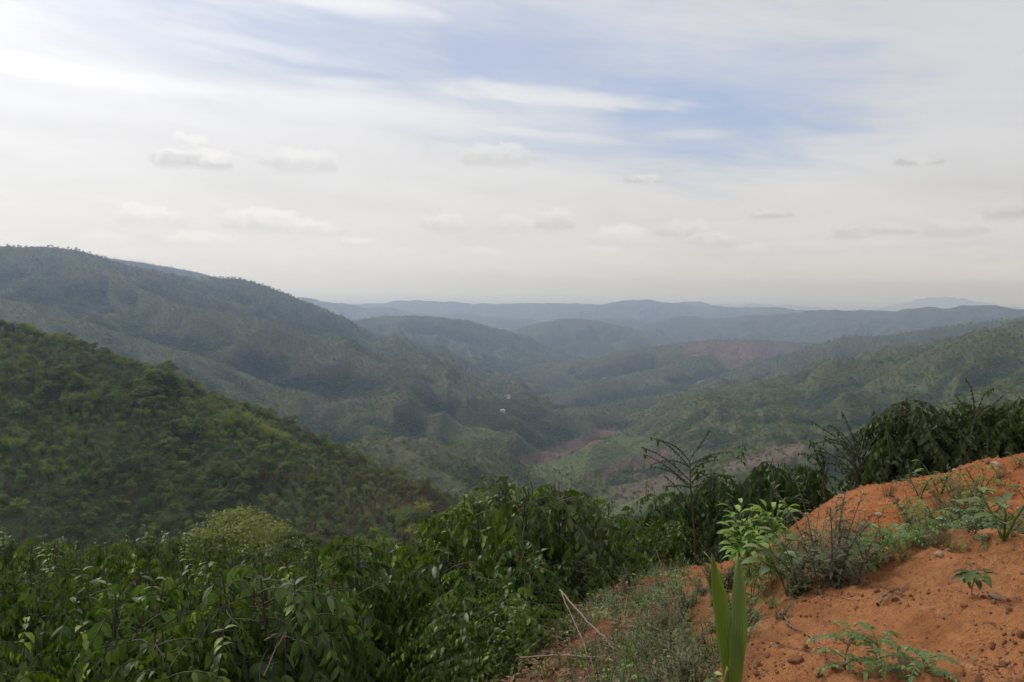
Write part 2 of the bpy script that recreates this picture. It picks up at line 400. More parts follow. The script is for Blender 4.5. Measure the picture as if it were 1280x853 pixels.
M_ground = terrain_mat('soil', 30, 0.06, 16)
M_forest_floor = terrain_mat('forest floor', 0.25, 3, 0.12)
M_hills = terrain_mat('forested slope', 0.14, 7, 0.07)
M_far = terrain_mat('distant slope', 0.02, 30, 0.012)

# ------------------------------------------------------------------ terrain mesh
az_in = np.linspace(-R(40), R(40), 1101)
az_out = np.concatenate([np.linspace(R(40), R(320), 90)[1:-1]])
AZ = np.concatenate([az_in, az_out])
rs = [0.4, 0.7, 1.0, 1.3]
r = 1.6
while r < 90000:
    rs.append(r)
    if r < 20: r *= 1.0085
    elif r < 60: r *= 1.011
    elif r < 600: r *= 1.012
    elif r < 5000: r *= 1.0065
    elif r < 15000: r *= 1.0065
    else: r *= 1.02
rs.append(92000.0)
RS = np.array(rs)
A_, R_ = np.meshgrid(AZ, RS)
TX = (R_ * np.sin(A_)); TY = (R_ * np.cos(A_))
TZ, TG = ground_z(TX.ravel(), TY.ravel(), True)
TZ = TZ.reshape(TX.shape); TG = TG.reshape(TX.shape)
NR, NA = TX.shape
BASEZ = TZ.copy()
INNER = A_ <= R(40.01)

# colour classes
def near_mask(px, py, D, rx, ry, ang=0.0, x=None, y=None):
    p = W(px, py, D); dx = x - p[0]; dy = y - p[1]
    c, s = math.cos(ang), math.sin(ang)
    u = (dx * c + dy * s) / rx; v = (-dx * s + dy * c) / ry
    return np.sqrt(u * u + v * v)
def polymask(pts, x, y, z):
    """inside test of world points projected on the hillside outline given by photo pixels (azimuth/elevation polygon)"""
    P = [dir_azel(*p) for p in pts]
    a = np.arctan2(x, y); e = np.arctan2(z - EYE, np.hypot(x, y))
    a = a + 0.008 * fbm(x, y, 90, 3, 71); e = e + 0.003 * fbm(x, y, 90, 3, 72)
    ins = np.zeros(x.shape, bool)
    for i in range(len(P)):
        x1, y1 = P[i]; x2, y2 = P[(i + 1) % len(P)]
        c = ((y1 > e) != (y2 > e)) & (a < (x2 - x1) * (e - y1) / (y2 - y1 + 1e-12) + x1)
        ins ^= c
    return ins
# fields and clearings: colour, tree cover left, distance range, outline
FIELDS = [
    ((0.110, 0.076, 0.056), 0.12, (900, 2600), [(648, 572), (700, 556), (740, 541), (775, 530), (768, 543), (730, 560), (690, 578), (655, 584)]),
    ((0.078, 0.096, 0.038), 0.3, (900, 2600), [(660, 588), (720, 566), (770, 546), (800, 545), (830, 550), (800, 570), (740, 592), (690, 608)]),
    ((0.095, 0.072, 0.054), 0.3, (900, 2600), [(760, 585), (800, 568), (850, 556), (840, 575), (790, 590), (740, 602), (720, 604)]),
    ((0.078, 0.088, 0.040), 0.35, (800, 2600), [(690, 640), (760, 610), (800, 600), (850, 612), (820, 640), (720, 660)]),
    ((0.095, 0.074, 0.054), 0.3, (800, 2600), [(760, 618), (800, 602), (850, 590), (870, 598), (830, 612), (780, 628)]),
    ((0.112, 0.076, 0.060), 0.5, (3300, 5200), [(850, 440), (866, 428), (900, 425), (940, 427), (1000, 434), (1005, 438), (975, 441), (960, 450), (935, 448), (925, 464), (905, 456), (892, 444), (870, 446)]),
    ((0.105, 0.080, 0.058), 0.25, (900, 2600), [(900, 585), (960, 560), (1005, 552), (1000, 572), (940, 592)]),
    ((0.240, 0.150, 0.085), 0.0, (700, 1300), [(488, 580), (505, 576), (513, 586), (497, 592)]),
    ((0.080, 0.078, 0.040), 0.75, (700, 1300), [(452, 545), (510, 536), (565, 560), (590, 600), (520, 600), (470, 580)]),
    ((0.072, 0.088, 0.036), 0.6, (1500, 4000), [(560, 520), (610, 505), (640, 515), (620, 545), (580, 560), (550, 545)]),
]
cover = np.ones(TX.shape)
alb = np.zeros(TX.shape + (3,))
mid = R_ > 60
x = TX; y = TY
n_dry = fbm(x, y, 260, 5, 101); n_dry2 = fbm(x, y, 900, 3, 102); n_yel = fbm(x, y, 180, 4, 103); n_fin = fbm(x, y, 30, 3, 104)
G0 = np.array([0.056, 0.066, 0.032]); G1 = np.array([0.085, 0.100, 0.038]); DRY = np.array([0.098, 0.080, 0.058]); DK = np.array([0.030, 0.048, 0.022])
a_ = np.zeros_like(alb); a_[:] = G0
def lay(a, c, k): return a * (1 - k[..., None]) + c * k[..., None]
alb = lay(a_, G1, sstep(n_yel + 0.3 * n_fin, 0.0, 0.45))
isM = (TG == 2)
alb = lay(alb, DRY, sstep(n_dry + 0.5 * n_dry2 + 0.35 * n_fin + np.where(isM, 0.02, -0.10), -0.02, 0.5) * 0.6)
alb = lay(alb, DK, sstep(-n_dry + 0.5 * n_fin, 0.15, 0.45) * 0.7)
# ravine shade and lit spurs put into albedo, along with darker wood, thinner growth
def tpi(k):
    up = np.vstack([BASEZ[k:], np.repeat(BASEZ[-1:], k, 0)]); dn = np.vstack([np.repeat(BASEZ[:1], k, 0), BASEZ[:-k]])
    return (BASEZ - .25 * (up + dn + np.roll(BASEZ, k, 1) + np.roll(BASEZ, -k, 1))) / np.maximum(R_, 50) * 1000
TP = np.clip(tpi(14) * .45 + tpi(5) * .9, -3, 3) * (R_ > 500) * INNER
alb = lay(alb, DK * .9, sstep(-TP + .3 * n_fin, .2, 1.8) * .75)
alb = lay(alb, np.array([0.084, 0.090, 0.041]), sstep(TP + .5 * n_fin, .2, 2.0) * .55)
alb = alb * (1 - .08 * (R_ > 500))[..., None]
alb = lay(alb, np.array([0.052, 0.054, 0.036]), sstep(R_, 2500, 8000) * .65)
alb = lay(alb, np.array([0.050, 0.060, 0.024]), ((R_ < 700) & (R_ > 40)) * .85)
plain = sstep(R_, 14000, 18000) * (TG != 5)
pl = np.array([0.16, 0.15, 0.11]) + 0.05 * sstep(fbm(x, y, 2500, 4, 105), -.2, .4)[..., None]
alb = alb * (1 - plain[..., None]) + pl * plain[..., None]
for (c, cv, (d0, d1), pts) in FIELDS:
    m = np.zeros(TX.shape, bool)
    sel = (R_ > d0) & (R_ < d1) & INNER
    m[sel] = polymask(pts, x[sel], y[sel], TZ[sel])
    c = np.array(c)
    v = 1 + 0.25 * fbm(x, y, 60, 3, 108)
    alb[m] = c * v[m][:, None]; cover[m] = cv
# pale shelf between plain and sky: a far reservoir
lake = ((R_ > 20000) & (R_ < 26000) & (A_ > R(9)) & (A_ < R(18)) & (fbm(x, y, 4000, 3, 109) > 0.0))
# near ground
soil = np.array([0.265, 0.092, 0.031]); soil2 = np.array([0.315, 0.135, 0.055]); litter = np.array([0.07, 0.042, 0.024]); soild = np.array([0.150, 0.052, 0.021])
ns = fbm(x, y, 0.9, 4, 110); ns2 = fbm(x, y, 0.25, 3, 111)
ga = np.zeros_like(alb); ga[:] = soil
ga = lay(ga, soil2, sstep(ns + .5 * ns2, 0.0, 0.4) * .75)
tan_ = (1 - sstep(R_, 5.9, 6.6)) * .75
ga = lay(ga, np.array([0.295, 0.134, 0.057]), tan_)
ga = lay(ga, soild, sstep(-ns + .7 * ns2, 0.05, 0.5) * .5)
# leaf litter / dark earth under the coffee on the left, bare red earth on the right
edge = x - (0.30 + 0.165 * y) + 0.9 * fbm(x, y, 2.0, 3, 112)
LIT = np.clip(1 - sstep(edge, -0.9, 0.5) + sstep(R_, 12.5, 16) * 1.0, 0, 1)
gull = sstep(fbm(x, y, 0.8, 3, 113) + 0.25, 0.1, 0.5) * 0.45
ga = lay(ga, litter, np.clip(LIT * (.45 + .45 * sstep(-ns - edge * .4, -.1, .5)), 0, 1))
tn = sstep(R_, 22, 60)
alb = ga * (1 - tn[..., None]) + alb * tn[..., None]

# crown-scale relief of the forest canopy, real geometry
can = sstep(R_, 550, 700) * (1 - sstep(R_, 5500, 9000)) * cover
crown = 1 - np.abs(gnoise(x / 11, y / 11, 120)) * 2
crown = 0.6 * crown + 0.4 * gnoise(x / 6.0, y / 6.0, 121)
TZ = TZ + can * (3.5 * crown + 4.0 * fbm(x, y, 45, 2, 122))
TZ = TZ + sstep(R_, 120, 200) * (1 - sstep(R_, 550, 700)) * 1.0 * gnoise(x / 7, y / 7, 123)

REG = np.zeros(TX.shape, np.int8)       # 0 ground 1 hill 2 mountain 3 valley/hump 4 hills 5 far hills 6 plain 7 slope
REG[:] = 3
for gi, ri in ((1, 1), (2, 2), (3, 3), (4, 4), (5, 5)): REG[TG == gi] = ri
REG[(TG == 0) & (R_ < 9000)] = 3
REG[(TG == 0) & (R_ >= 9000)] = 6
REG[R_ < 60] = 0
names = {0: 'ground', 1: 'hill', 2: 'mountain', 3: 'valley', 4: 'hills', 5: 'far_hills', 6: 'plain'}
labels = {0: 'bare red earth and dark litter of the near slope', 1: 'near hillside on the left under dense green forest', 2: 'tall hazy forested mountain at the left',
          3: 'deep valley floor with fields between the hills', 4: 'rows of green forested hills across the valley at the right', 5: 'blue hazy ridges along the horizon', 6: 'pale far plain below the horizon'}
mats = {0: M_ground, 1: M_forest_floor, 2: M_hills, 3: M_hills, 4: M_hills, 5: M_far, 6: M_far}
idx = np.arange(NR * NA).reshape(NR, NA)
nxt = np.roll(idx, -1, axis=1)
Q = np.stack([idx[:-1], nxt[:-1], nxt[1:], idx[1:]], -1)       # up-facing (az clockwise)
FR = REG[:-1]
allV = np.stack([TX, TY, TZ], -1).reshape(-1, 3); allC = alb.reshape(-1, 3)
# smooth shared normals so that the seams between pieces do not show
TERR = {}
for ri in names:
    f = Q[FR == ri].reshape(-1, 4)
    if ri == 0:
        pass
    if len(f) == 0: continue
    used, inv = np.unique(f, return_inverse=True)
    V = allV[used]; F = inv.reshape(f.shape)
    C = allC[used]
    if ri == 0:
        c0 = len(V); V = np.vstack([V, [[0, 0, float(ground_z(np.array([0.01]), np.array([0.01]))[0])]]]); C = np.vstack([C, [soil]])
        ring = np.searchsorted(used, idx[0]); T = np.stack([ring, np.roll(ring, -1), np.full(NA, c0), np.full(NA, c0)], -1)
        me = bpy.data.meshes.new('ground')
        # triangles for the middle fan
        me = mesh_from('ground', V, F[:, ::-1])
        import bmesh
        add_color(me, 'albedo', C)
    else:
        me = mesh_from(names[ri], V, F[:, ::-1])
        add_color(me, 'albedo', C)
    o = link(names[ri], me, mats[ri]); tag(o, labels[ri], None, None, 'structure'); TERR[ri] = o
ZMIN = float(TZ.min()); ZMAX = float(TZ.max())

def visible_mask(px_, py_, pz_, slack):
    """keep points not hidden far behind nearer ground"""
    el_t = np.arctan2(BASEZ - EYE, R_)
    run = np.maximum.accumulate(el_t, axis=0)
    a = np.arctan2(px_, py_); d = np.hypot(px_, py_)
    ia = np.clip(np.searchsorted(az_in, a), 0, len(az_in) - 1)
    ir = np.clip(np.searchsorted(RS, d) - 3, 0, NR - 1)
    return np.arctan2(pz_ + slack - EYE, d) > run[ir, ia]

# ------------------------------------------------------------------ haze
hv = [(-95000, -95000), (95000, -95000), (95000, 95000), (-95000, 95000)]
z0, z1 = ZMIN - 1.0, ZMAX + 25.0
HV = [(a, b, z0) for a, b in hv] + [(a, b, z1) for a, b in hv]
HF = [(3, 2, 1, 0), (4, 5, 6, 7), (0, 1, 5, 4), (1, 2, 6, 5), (2, 3, 7, 6), (3, 0, 4, 7)]
hz = link('haze', mesh_from('haze', HV, HF, False))
m, t, o = new_mat('haze air')
pv_ = t.node('ShaderNodeVolumePrincipled')
pv_.inputs['Color'].default_value = (0.50, 0.645, 1.0, 1)
pv_.inputs['Absorption Color'].default_value = (1, 1, 1, 1)
pv_.inputs['Density'].default_value = 11.5e-5
pv_.inputs['Anisotropy'].default_value = 0.72
t.l.new(pv_.outputs[0], o.inputs['Volume'])
hz.data.materials.append(m)
tag(hz, 'pale haze hanging over the valley and the far ridges', None, None, 'stuff')

# ------------------------------------------------------------------ vegetation builders
def nrm(v): return v / np.maximum(np.linalg.norm(v, axis=-1, keepdims=True), 1e-9)
class MB:
    """collects vertices, quads and one colour attribute"""
    def __init__(s): s.V = []; s.F = []; s.C = []; s.n = 0
    def add(s, V, F, C):
        V = V.reshape(-1, 3); s.V.append(V); s.F.append(F.reshape(-1, 4) + s.n)
        s.C.append(np.broadcast_to(C, V.shape) if np.ndim(C) == 1 else C.reshape(-1, 3)); s.n += len(V)
    def mesh(s, name, smooth=True):
        me = mesh_from(name, np.vstack(s.V), np.vstack(s.F), smooth); add_color(me, 'leafc', np.vstack(s.C)); return me
def leaves(mb, base, d, up, L, Wd, bend, rnd, age, nseg=4, fold=0.25, tipw=1.0, sharp=1.0):
    N = len(base); d = nrm(d); s = nrm(np.cross(d, up)); n = np.cross(s, d)
    t = np.linspace(0, 1, nseg + 1)
    prof = np.sin(np.pi * np.clip(t, 0.02, 0.985) ** (0.8 * sharp)) ** 0.8; prof = np.maximum(prof, 0.04)
    b = np.where(np.abs(bend) < 1e-3, 1e-3, bend)[:, None]; th = b * t
    L = L[:, None]
    p = base[:, None, :] + (L * np.sin(th) / b)[..., None] * d[:, None, :] - (L * (1 - np.cos(th)) / b)[..., None] * n[:, None, :]
    nn = np.cos(th)[..., None] * n[:, None, :] + np.sin(th)[..., None] * d[:, None, :]
    hw = (Wd[:, None] * prof * 0.5)[..., None]
    sd = s[:, None, :] * hw; fo = nn * hw * fold
    V = np.stack([p - sd + fo, p, p + sd + fo], 2)
    k = nseg + 1
    i0 = (np.arange(N) * k * 3)[:, None]; j = (np.arange(nseg) * 3)[None, :]
    a = i0 + j
    F = np.stack([np.stack([a, a + 1, a + 4, a + 3], -1), np.stack([a + 1, a + 2, a + 5, a + 4], -1)], 2)
    C = np.empty((N, k, 3, 3)); C[..., 0] = rnd[:, None, None]; C[..., 1] = age[:, None, None]; C[..., 2] = np.array([1, 0, 1])[None, None, :]
    mb.add(V, F, C)
def tubes(mb, P, rad, sides=5, col=(0.5, 0.5, 0)):
    """P (M,K,3) paths, rad (M,K)"""
    P = np.asarray(P, float); rad = np.asarray(rad, float); M, K, _ = P.shape
    T = nrm(np.gradient(P, axis=1))
    ref = np.where(np.abs(T[:, :1, 2:3]) > 0.8, np.array([1.0, 0, 0]), np.array([0, 0, 1.0]))
    u = nrm(np.cross(T, ref)); v = np.cross(T, u)
    a = np.arange(sides) * 2 * np.pi / sides
    V = P[:, :, None] + rad[:, :, None, None] * (np.cos(a)[None, None, :, None] * u[:, :, None] + np.sin(a)[None, None, :, None] * v[:, :, None])
    m = (np.arange(M) * K * sides)[:, None, None]; k = (np.arange(K - 1) * sides)[None, :, None]; s = np.arange(sides)[None, None, :]; s2 = (s + 1) % sides
    F = np.stack([m + k + s, m + k + s2, m + k + sides + s2, m + k + sides + s], -1)
    mb.add(V, F, np.array(col, float))
def cards(mb, pos, nor, size, rg, asp=0.55, age=None):
    N = len(pos); nor = nrm(nor); r = nrm(rg.normal(size=(N, 3))); u = nrm(np.cross(nor, r)); v = np.cross(nor, u)
    u = u * size[:, None] * 0.5; v = v * size[:, None] * 0.5 * asp
    V = np.stack([pos - u, pos - v - u * .1, pos + u, pos + v - u * .1], 1)
    F = np.arange(N * 4).reshape(N, 4)
    C = np.empty((N, 4, 3)); C[..., 0] = rg.random(N)[:, None]; C[..., 1] = (rg.random(N) if age is None else age)[:, None]; C[..., 2] = 1
    mb.add(V, F, C)

# ------------------------------------------------------------------ leaf materials
def leaf_mat(name, dark, light, young, rough=0.5, spec=0.4, trans=0.30, under=1.25, varied=0.35, hue=0.0):
    m, t, o = new_mat(name)
    at = t.node('ShaderNodeAttribute', attribute_name='leafc'); sp = t.node('ShaderNodeSeparateColor'); t.l.new(at.outputs['Color'], sp.inputs[0])
    oi = t.node('ShaderNodeObjectInfo')
    c = t.mix(sp.outputs[0], dark, light)
    c = t.mix(t.ss(sp.outputs[1], 0.72, 1.0), c, young)
    k = t.m('ADD', 1 - varied * 0.5, t.m('MULTIPLY', oi.outputs['Random'], varied))
    c = t.mix(1.0, c, k, 'MULTIPLY')
    if hue:
        hs = t.node('ShaderNodeHueSaturation'); t.l.new(c, hs.inputs['Color'])
        r2 = t.m('FRACT', t.m('MULTIPLY', oi.outputs['Random'], 7.31))
        t.l.new(t.m('ADD', 0.5 - hue * 0.5, t.m('MULTIPLY', r2, hue)), hs.inputs['Hue'])
        t.l.new(t.m('ADD', 0.75, t.m('MULTIPLY', t.m('FRACT', t.m('MULTIPLY', oi.outputs['Random'], 13.7)), 0.4)), hs.inputs['Saturation'])
        c = hs.outputs[0]
    g = t.node('ShaderNodeNewGeometry')
    cb = t.mix(g.outputs['Backfacing'], c, t.mix(1.0, c, (under, under, under * 1.1), 'MULTIPLY'))
    b = t.node('ShaderNodeBsdfPrincipled'); t.l.new(cb, b.inputs['Base Color'])
    b.inputs['Roughness'].default_value = rough; b.inputs['Specular IOR Level'].default_value = spec
    tr = t.node('ShaderNodeBsdfTranslucent'); t.l.new(t.mix(1.0, c, (1.35, 1.5, 0.6), 'MULTIPLY'), tr.inputs['Color'])
    mx = t.node('ShaderNodeMixShader'); mx.inputs[0].default_value = trans
    t.l.new(b.outputs[0], mx.inputs[1]); t.l.new(tr.outputs[0], mx.inputs[2]); t.l.new(mx.outputs[0], o.inputs[0])
    return m
def plain_mat(name, col, rough=0.85, bump=None, var=0.5, scale=20):
    m, t, o = new_mat(name)
    b = t.node('ShaderNodeBsdfPrincipled'); t.l.new(b.outputs[0], o.inputs[0]); b.inputs['Roughness'].default_value = rough
    b.inputs['Specular IOR Level'].default_value = 0.2
    tc_ = t.node('ShaderNodeTexCoord')
    n = t.noise(tc_.outputs['Object'], scale, 4, 0.6)
    t.l.new(t.mix(1.0, col, t.m('ADD', 1 - var * .5, t.m('MULTIPLY', n, var)), 'MULTIPLY'), b.inputs['Base Color'])
    if bump:
        bp = t.node('ShaderNodeBump'); bp.inputs['Distance'].default_value = bump; t.l.new(n, bp.inputs['Height']); t.l.new(bp.outputs[0], b.inputs['Normal'])
    return m
M_coffee = leaf_mat('coffee leaf', (0.026, 0.046, 0.010), (0.090, 0.130, 0.024), (0.170, 0.210, 0.036), 0.42, 0.3, 0.34, 1.2, 0.4, 0.03)
M_coffee_dark = leaf_mat('old coffee leaf', (0.028, 0.048, 0.016), (0.055, 0.085, 0.026), (0.085, 0.110, 0.030), 0.55, 0.16, 0.25, 1.2, 0.3, 0.03)
M_broad = leaf_mat('broadleaf crown', (0.050, 0.074, 0.021), (0.112, 0.142, 0.036), (0.120, 0.150, 0.040), 0.6, 0.2, 0.40, 1.2, 0.7, 0.06)
M_lightgreen = leaf_mat('fresh crown', (0.080, 0.105, 0.022), (0.145, 0.170, 0.036), (0.170, 0.190, 0.040), 0.6, 0.2, 0.42, 1.2, 0.5, 0.04)
M_bamboo = leaf_mat('bamboo leaf', (0.100, 0.118, 0.026), (0.175, 0.185, 0.045), (0.200, 0.200, 0.056), 0.6, 0.2, 0.42, 1.2, 0.5, 0.04)
M_dry = leaf_mat('dry crown', (0.078, 0.058, 0.036), (0.120, 0.092, 0.058), (0.100, 0.100, 0.050), 0.8, 0.1, 0.3, 1.1, 0.6, 0.05)
M_young = leaf_mat('young leaf', (0.110, 0.190, 0.035), (0.170, 0.260, 0.060), (0.230, 0.300, 0.080), 0.5, 0.25, 0.35, 1.2, 0.2)
M_herb = leaf_mat('herb leaf', (0.072, 0.076, 0.032), (0.125, 0.112, 0.055), (0.130, 0.145, 0.045), 0.6, 0.2, 0.25, 1.1, 0.5, 0.05)
M_weed = leaf_mat('weed leaf', (0.065, 0.110, 0.028), (0.110, 0.165, 0.042), (0.170, 0.240, 0.055), 0.55, 0.3, 0.3, 1.1, 0.5, 0.05)
M_palm = leaf_mat('palm seedling leaf', (0.075, 0.115, 0.026), (0.120, 0.160, 0.034), (0.250, 0.230, 0.060), 0.45, 0.3, 0.28, 1.05, 0.0)
M_grass = leaf_mat('dry grass', (0.130, 0.110, 0.055), (0.200, 0.165, 0.085), (0.120, 0.140, 0.050), 0.7, 0.2, 0.25, 1.0, 0.6, 0.05)
M_bark = plain_mat('bark', (0.115, 0.088, 0.066), 0.9, 0.01, 0.8, 14)
M_twig = plain_mat('dry twig', (0.17, 0.125, 0.095), 0.85, 0.003, 0.6, 40)
M_bract = plain_mat('dark branch', (0.060, 0.050, 0.030), 0.8, None, 0.6, 30)

# ------------------------------------------------------------------ coffee shrubs
def coffee(seed, h=1.7, w=0.75, stems=3, hang=0.55, leafL=0.15, gap=0.055, upshoots=3, node=0.075, bare=0.0):
    rg = np.random.default_rng(seed)
    lm = MB(); sm = MB()
    B, D_, U, LL, WW, BE, AG = [], [], [], [], [], [], []
    for s in range(stems):
        a0 = rg.uniform(0, 6.28); sp = rg.uniform(0.05, 0.28) * w; hh = h * rg.uniform(0.82, 1.0)
        K = 9; tt = np.linspace(0, 1, K)
        P = np.stack([np.cos(a0) * sp * tt ** 0.7 * 1.6 + 0.03 * np.sin(5 * tt + s), np.sin(a0) * sp * tt ** 0.7 * 1.6 + 0.03 * np.cos(4 * tt), tt * hh], -1)
        P[:, 2] -= 0.12 * (1 - tt)
        tubes(sm, P[None], (0.024 * (1 - tt * 0.75))[None], 6)
        nn = int(hh * 0.88 / node); br_a = rg.uniform(0, 6.28)
        BP = []; BRd = []
        for i in range(nn):
            f = 0.12 + 0.88 * i / nn
            st = np.array([np.interp(f, tt, P[:, k]) for k in range(3)])
            br_a += 1.57 + rg.normal() * 0.35
            for sgn in (0, math.pi):
                if rg.random() < 0.12: continue
                a = br_a + sgn + rg.normal() * 0.25
                Lb = w * (0.35 + 0.9 * math.sin(math.pi * min(1, (f * 0.72 + 0.22))) ** 0.8) * rg.uniform(0.65, 1.15)
                if f > 0.9: Lb *= 0.8
                up = rg.uniform(0.15, 0.55) + 0.25 * (f > 0.85)
                k = 8; t = np.linspace(0, 1, k)
                dr = hang * rg.uniform(0.7, 1.3)
                hor = Lb * (t - 0.18 * t * t * dr); ver = Lb * (up * t - (0.55 + dr) * t * t * 0.75)
                wob = 0.04 * np.sin(t * 5 + rg.uniform(0, 6))
                path = st + np.stack([np.cos(a) * hor - np.sin(a) * wob, np.sin(a) * hor + np.cos(a) * wob, ver], -1)
                BP.append(path); BRd.append(0.006 * (1 - 0.7 * t))
                nl = max(3, int(Lb * 0.8 / gap))
                tl = np.linspace(0.22, 1.0, nl) + rg.normal(size=nl) * 0.01
                if bare: tl = tl[rg.random(nl) > bare]
                for tq in tl:
                    q = np.array([np.interp(tq, t, path[:, c]) for c in range(3)])
                    q2 = np.array([np.interp(min(1, tq + .08), t, path[:, c]) for c in range(3)]) - np.array([np.interp(tq - .08, t, path[:, c]) for c in range(3)])
                    q2 /= np.linalg.norm(q2) + 1e-9
                    side = np.cross(q2, (0, 0, 1)); side /= np.linalg.norm(side) + 1e-9
                    for sg in (-1, 1):
                        if rg.random() < 0.1: continue
                        dv = q2 * rg.uniform(0.3, 0.8) + side * sg * rg.uniform(0.6, 1.0) + np.array([0, 0, -hang * rg.uniform(0.5, 1.9)]) + rg.normal(size=3) * 0.12
                        B.append(q); D_.append(dv); U.append(np.array([0, 0, .55]) + rg.normal(size=3) * 0.3 + np.array([q[0], q[1], 0]) / (math.hypot(q[0], q[1]) + .05) * .9)
                        l = leafL * rg.uniform(0.5, 1.25) * (0.8 + 0.25 * math.sin(math.pi * tq))
                        LL.append(l); WW.append(l * rg.uniform(0.36, 0.46)); BE.append(rg.uniform(0.3, 1.2))
                        AG.append(rg.random() * 0.66 + 0.45 * (tq > 0.85) * rg.random() + 0.2 * (f > 0.8) * rg.random())
        if BP: tubes(sm, np.array(BP), np.array(BRd), 3)
    for s in range(upshoots):      # upright leafy suckers on top
        a = rg.uniform(0, 6.28); rr = rg.uniform(0, w * 0.6); x0 = np.array([math.cos(a) * rr, math.sin(a) * rr, h * rg.uniform(0.65, 0.85)])
        hh = h * rg.uniform(0.15, 0.3)
        t = np.linspace(0, 1, 4); path = x0 + np.stack([t * 0.05, t * 0.03, t * hh], -1)
        tubes(sm, path[None], np.full((1, 4), 0.005), 3)
        for q in np.arange(0.1, 1.01, 0.14):
            aa = rg.uniform(0, 6.28)
            for sg in (0, math.pi):
                B.append(x0 + np.array([.05 * q, .03 * q, q * hh])); dv = np.array([math.cos(aa + sg), math.sin(aa + sg), rg.uniform(-.5, .4) + (q > .9) * .6])
                D_.append(dv); U.append(np.array([0, 0, 1.0])); l = leafL * rg.uniform(.7, 1.1); LL.append(l); WW.append(l * .4); BE.append(rg.uniform(.5, 1.3)); AG.append(.6 + .4 * rg.random())
    B = np.array(B); D_ = np.array(D_); U = np.array(U)
    leaves(lm, B, D_, U, np.array(LL), np.array(WW), np.array(BE), rg.random(len(B)), np.clip(np.array(AG), 0, 1), 3)
    return lm.mesh('foliage'), sm.mesh('stem')

# ------------------------------------------------------------------ distant trees
def crown_tree(seed, h=8, rx=3.2, rz=2.6, n=1500, leaf=0.42, clumps=16, trunk=True, style='broad'):
    rg = np.random.default_rng(seed)
    lm = MB(); sm = MB()
    cz = h - rz
    C = nrm(rg.normal(size=(clumps, 3))) * rg.uniform(0.35, 0.85, (clumps, 1)); C[:, 2] = C[:, 2] * 0.9
    C = C * np.array([rx, rx, rz]) + np.array([0, 0, cz])
    rad = rg.uniform(0.24, 0.46, clumps) * rx
    per = n // clumps
    for i in range(clumps):
        u = nrm(rg.normal(size=(per, 3))); u[:, 2] = np.where(u[:, 2] < -0.3, -u[:, 2] * .6, u[:, 2])
        p = C[i] + u * rad[i] * rg.uniform(0.5, 1.08, (per, 1)) * np.array([1, 1, .72])
        cards(lm, p, u + rg.normal(size=(per, 3)) * 0.45 + np.array([0, 0, .3]), leaf * rg.uniform(0.6, 1.35, per), rg, 0.6)
    if trunk:
        t = np.linspace(0, 1, 6); P = np.stack([0.12 * np.sin(t * 3 + seed), 0.12 * np.cos(t * 2.3), t * cz * 1.15 - 0.4], -1)
        tubes(sm, P[None], (0.022 * h * (1 - 0.6 * t))[None], 6)
        top = P[3]; BP = []
        for i in range(clumps):
            k = np.linspace(0, 1, 5)[:, None]; st = P[2 + i % 4]
            BP.append(st + (C[i] - st) * k + np.array([0, 0, 1]) * (0.25 * np.sin(k * 3.14)))
        tubes(sm, np.array(BP), np.tile(0.009 * h * (1 - 0.75 * np.linspace(0, 1, 5)), (clumps, 1)), 4)
    return lm.mesh('crown'), sm.mesh('trunk')
def bamboo(seed, h=7, n_culm=26, n=70, leaf=0.42):
    rg = np.random.default_rng(seed); lm = MB(); sm = MB(); BP = []
    for i in range(n_culm):
        a = rg.uniform(0, 6.28); hh = h * rg.uniform(0.6, 1.05); lean = rg.uniform(0.15, 0.6) * h * 0.75
        k = np.linspace(0, 1, 8); b0 = rg.uniform(0, .5)
        hor = b0 + lean * k ** 2.0; ver = hh * np.sin(k * 1.75) / 1.0
        P = np.stack([np.cos(a) * hor, np.sin(a) * hor, ver - 0.3 * (1 - k)], -1); BP.append(P)
        tq = rg.uniform(0.3, 1.0, n) ** 0.8; q = np.stack([np.interp(tq, k, P[:, c]) for c in range(3)], -1)
        q += rg.normal(size=(n, 3)) * 0.30 * np.array([1, 1, .8]) + np.array([0, 0, -.12])
        cards(lm, q, rg.normal(size=(n, 3)) + np.array([0, 0, .8]), leaf * rg.uniform(.6, 1.4, n), rg, 0.28)
    tubes(sm, np.array(BP), np.tile(0.045 * (1 - 0.8 * np.linspace(0, 1, 8)), (n_culm, 1)), 4)
    return lm.mesh('crown'), sm.mesh('trunk')
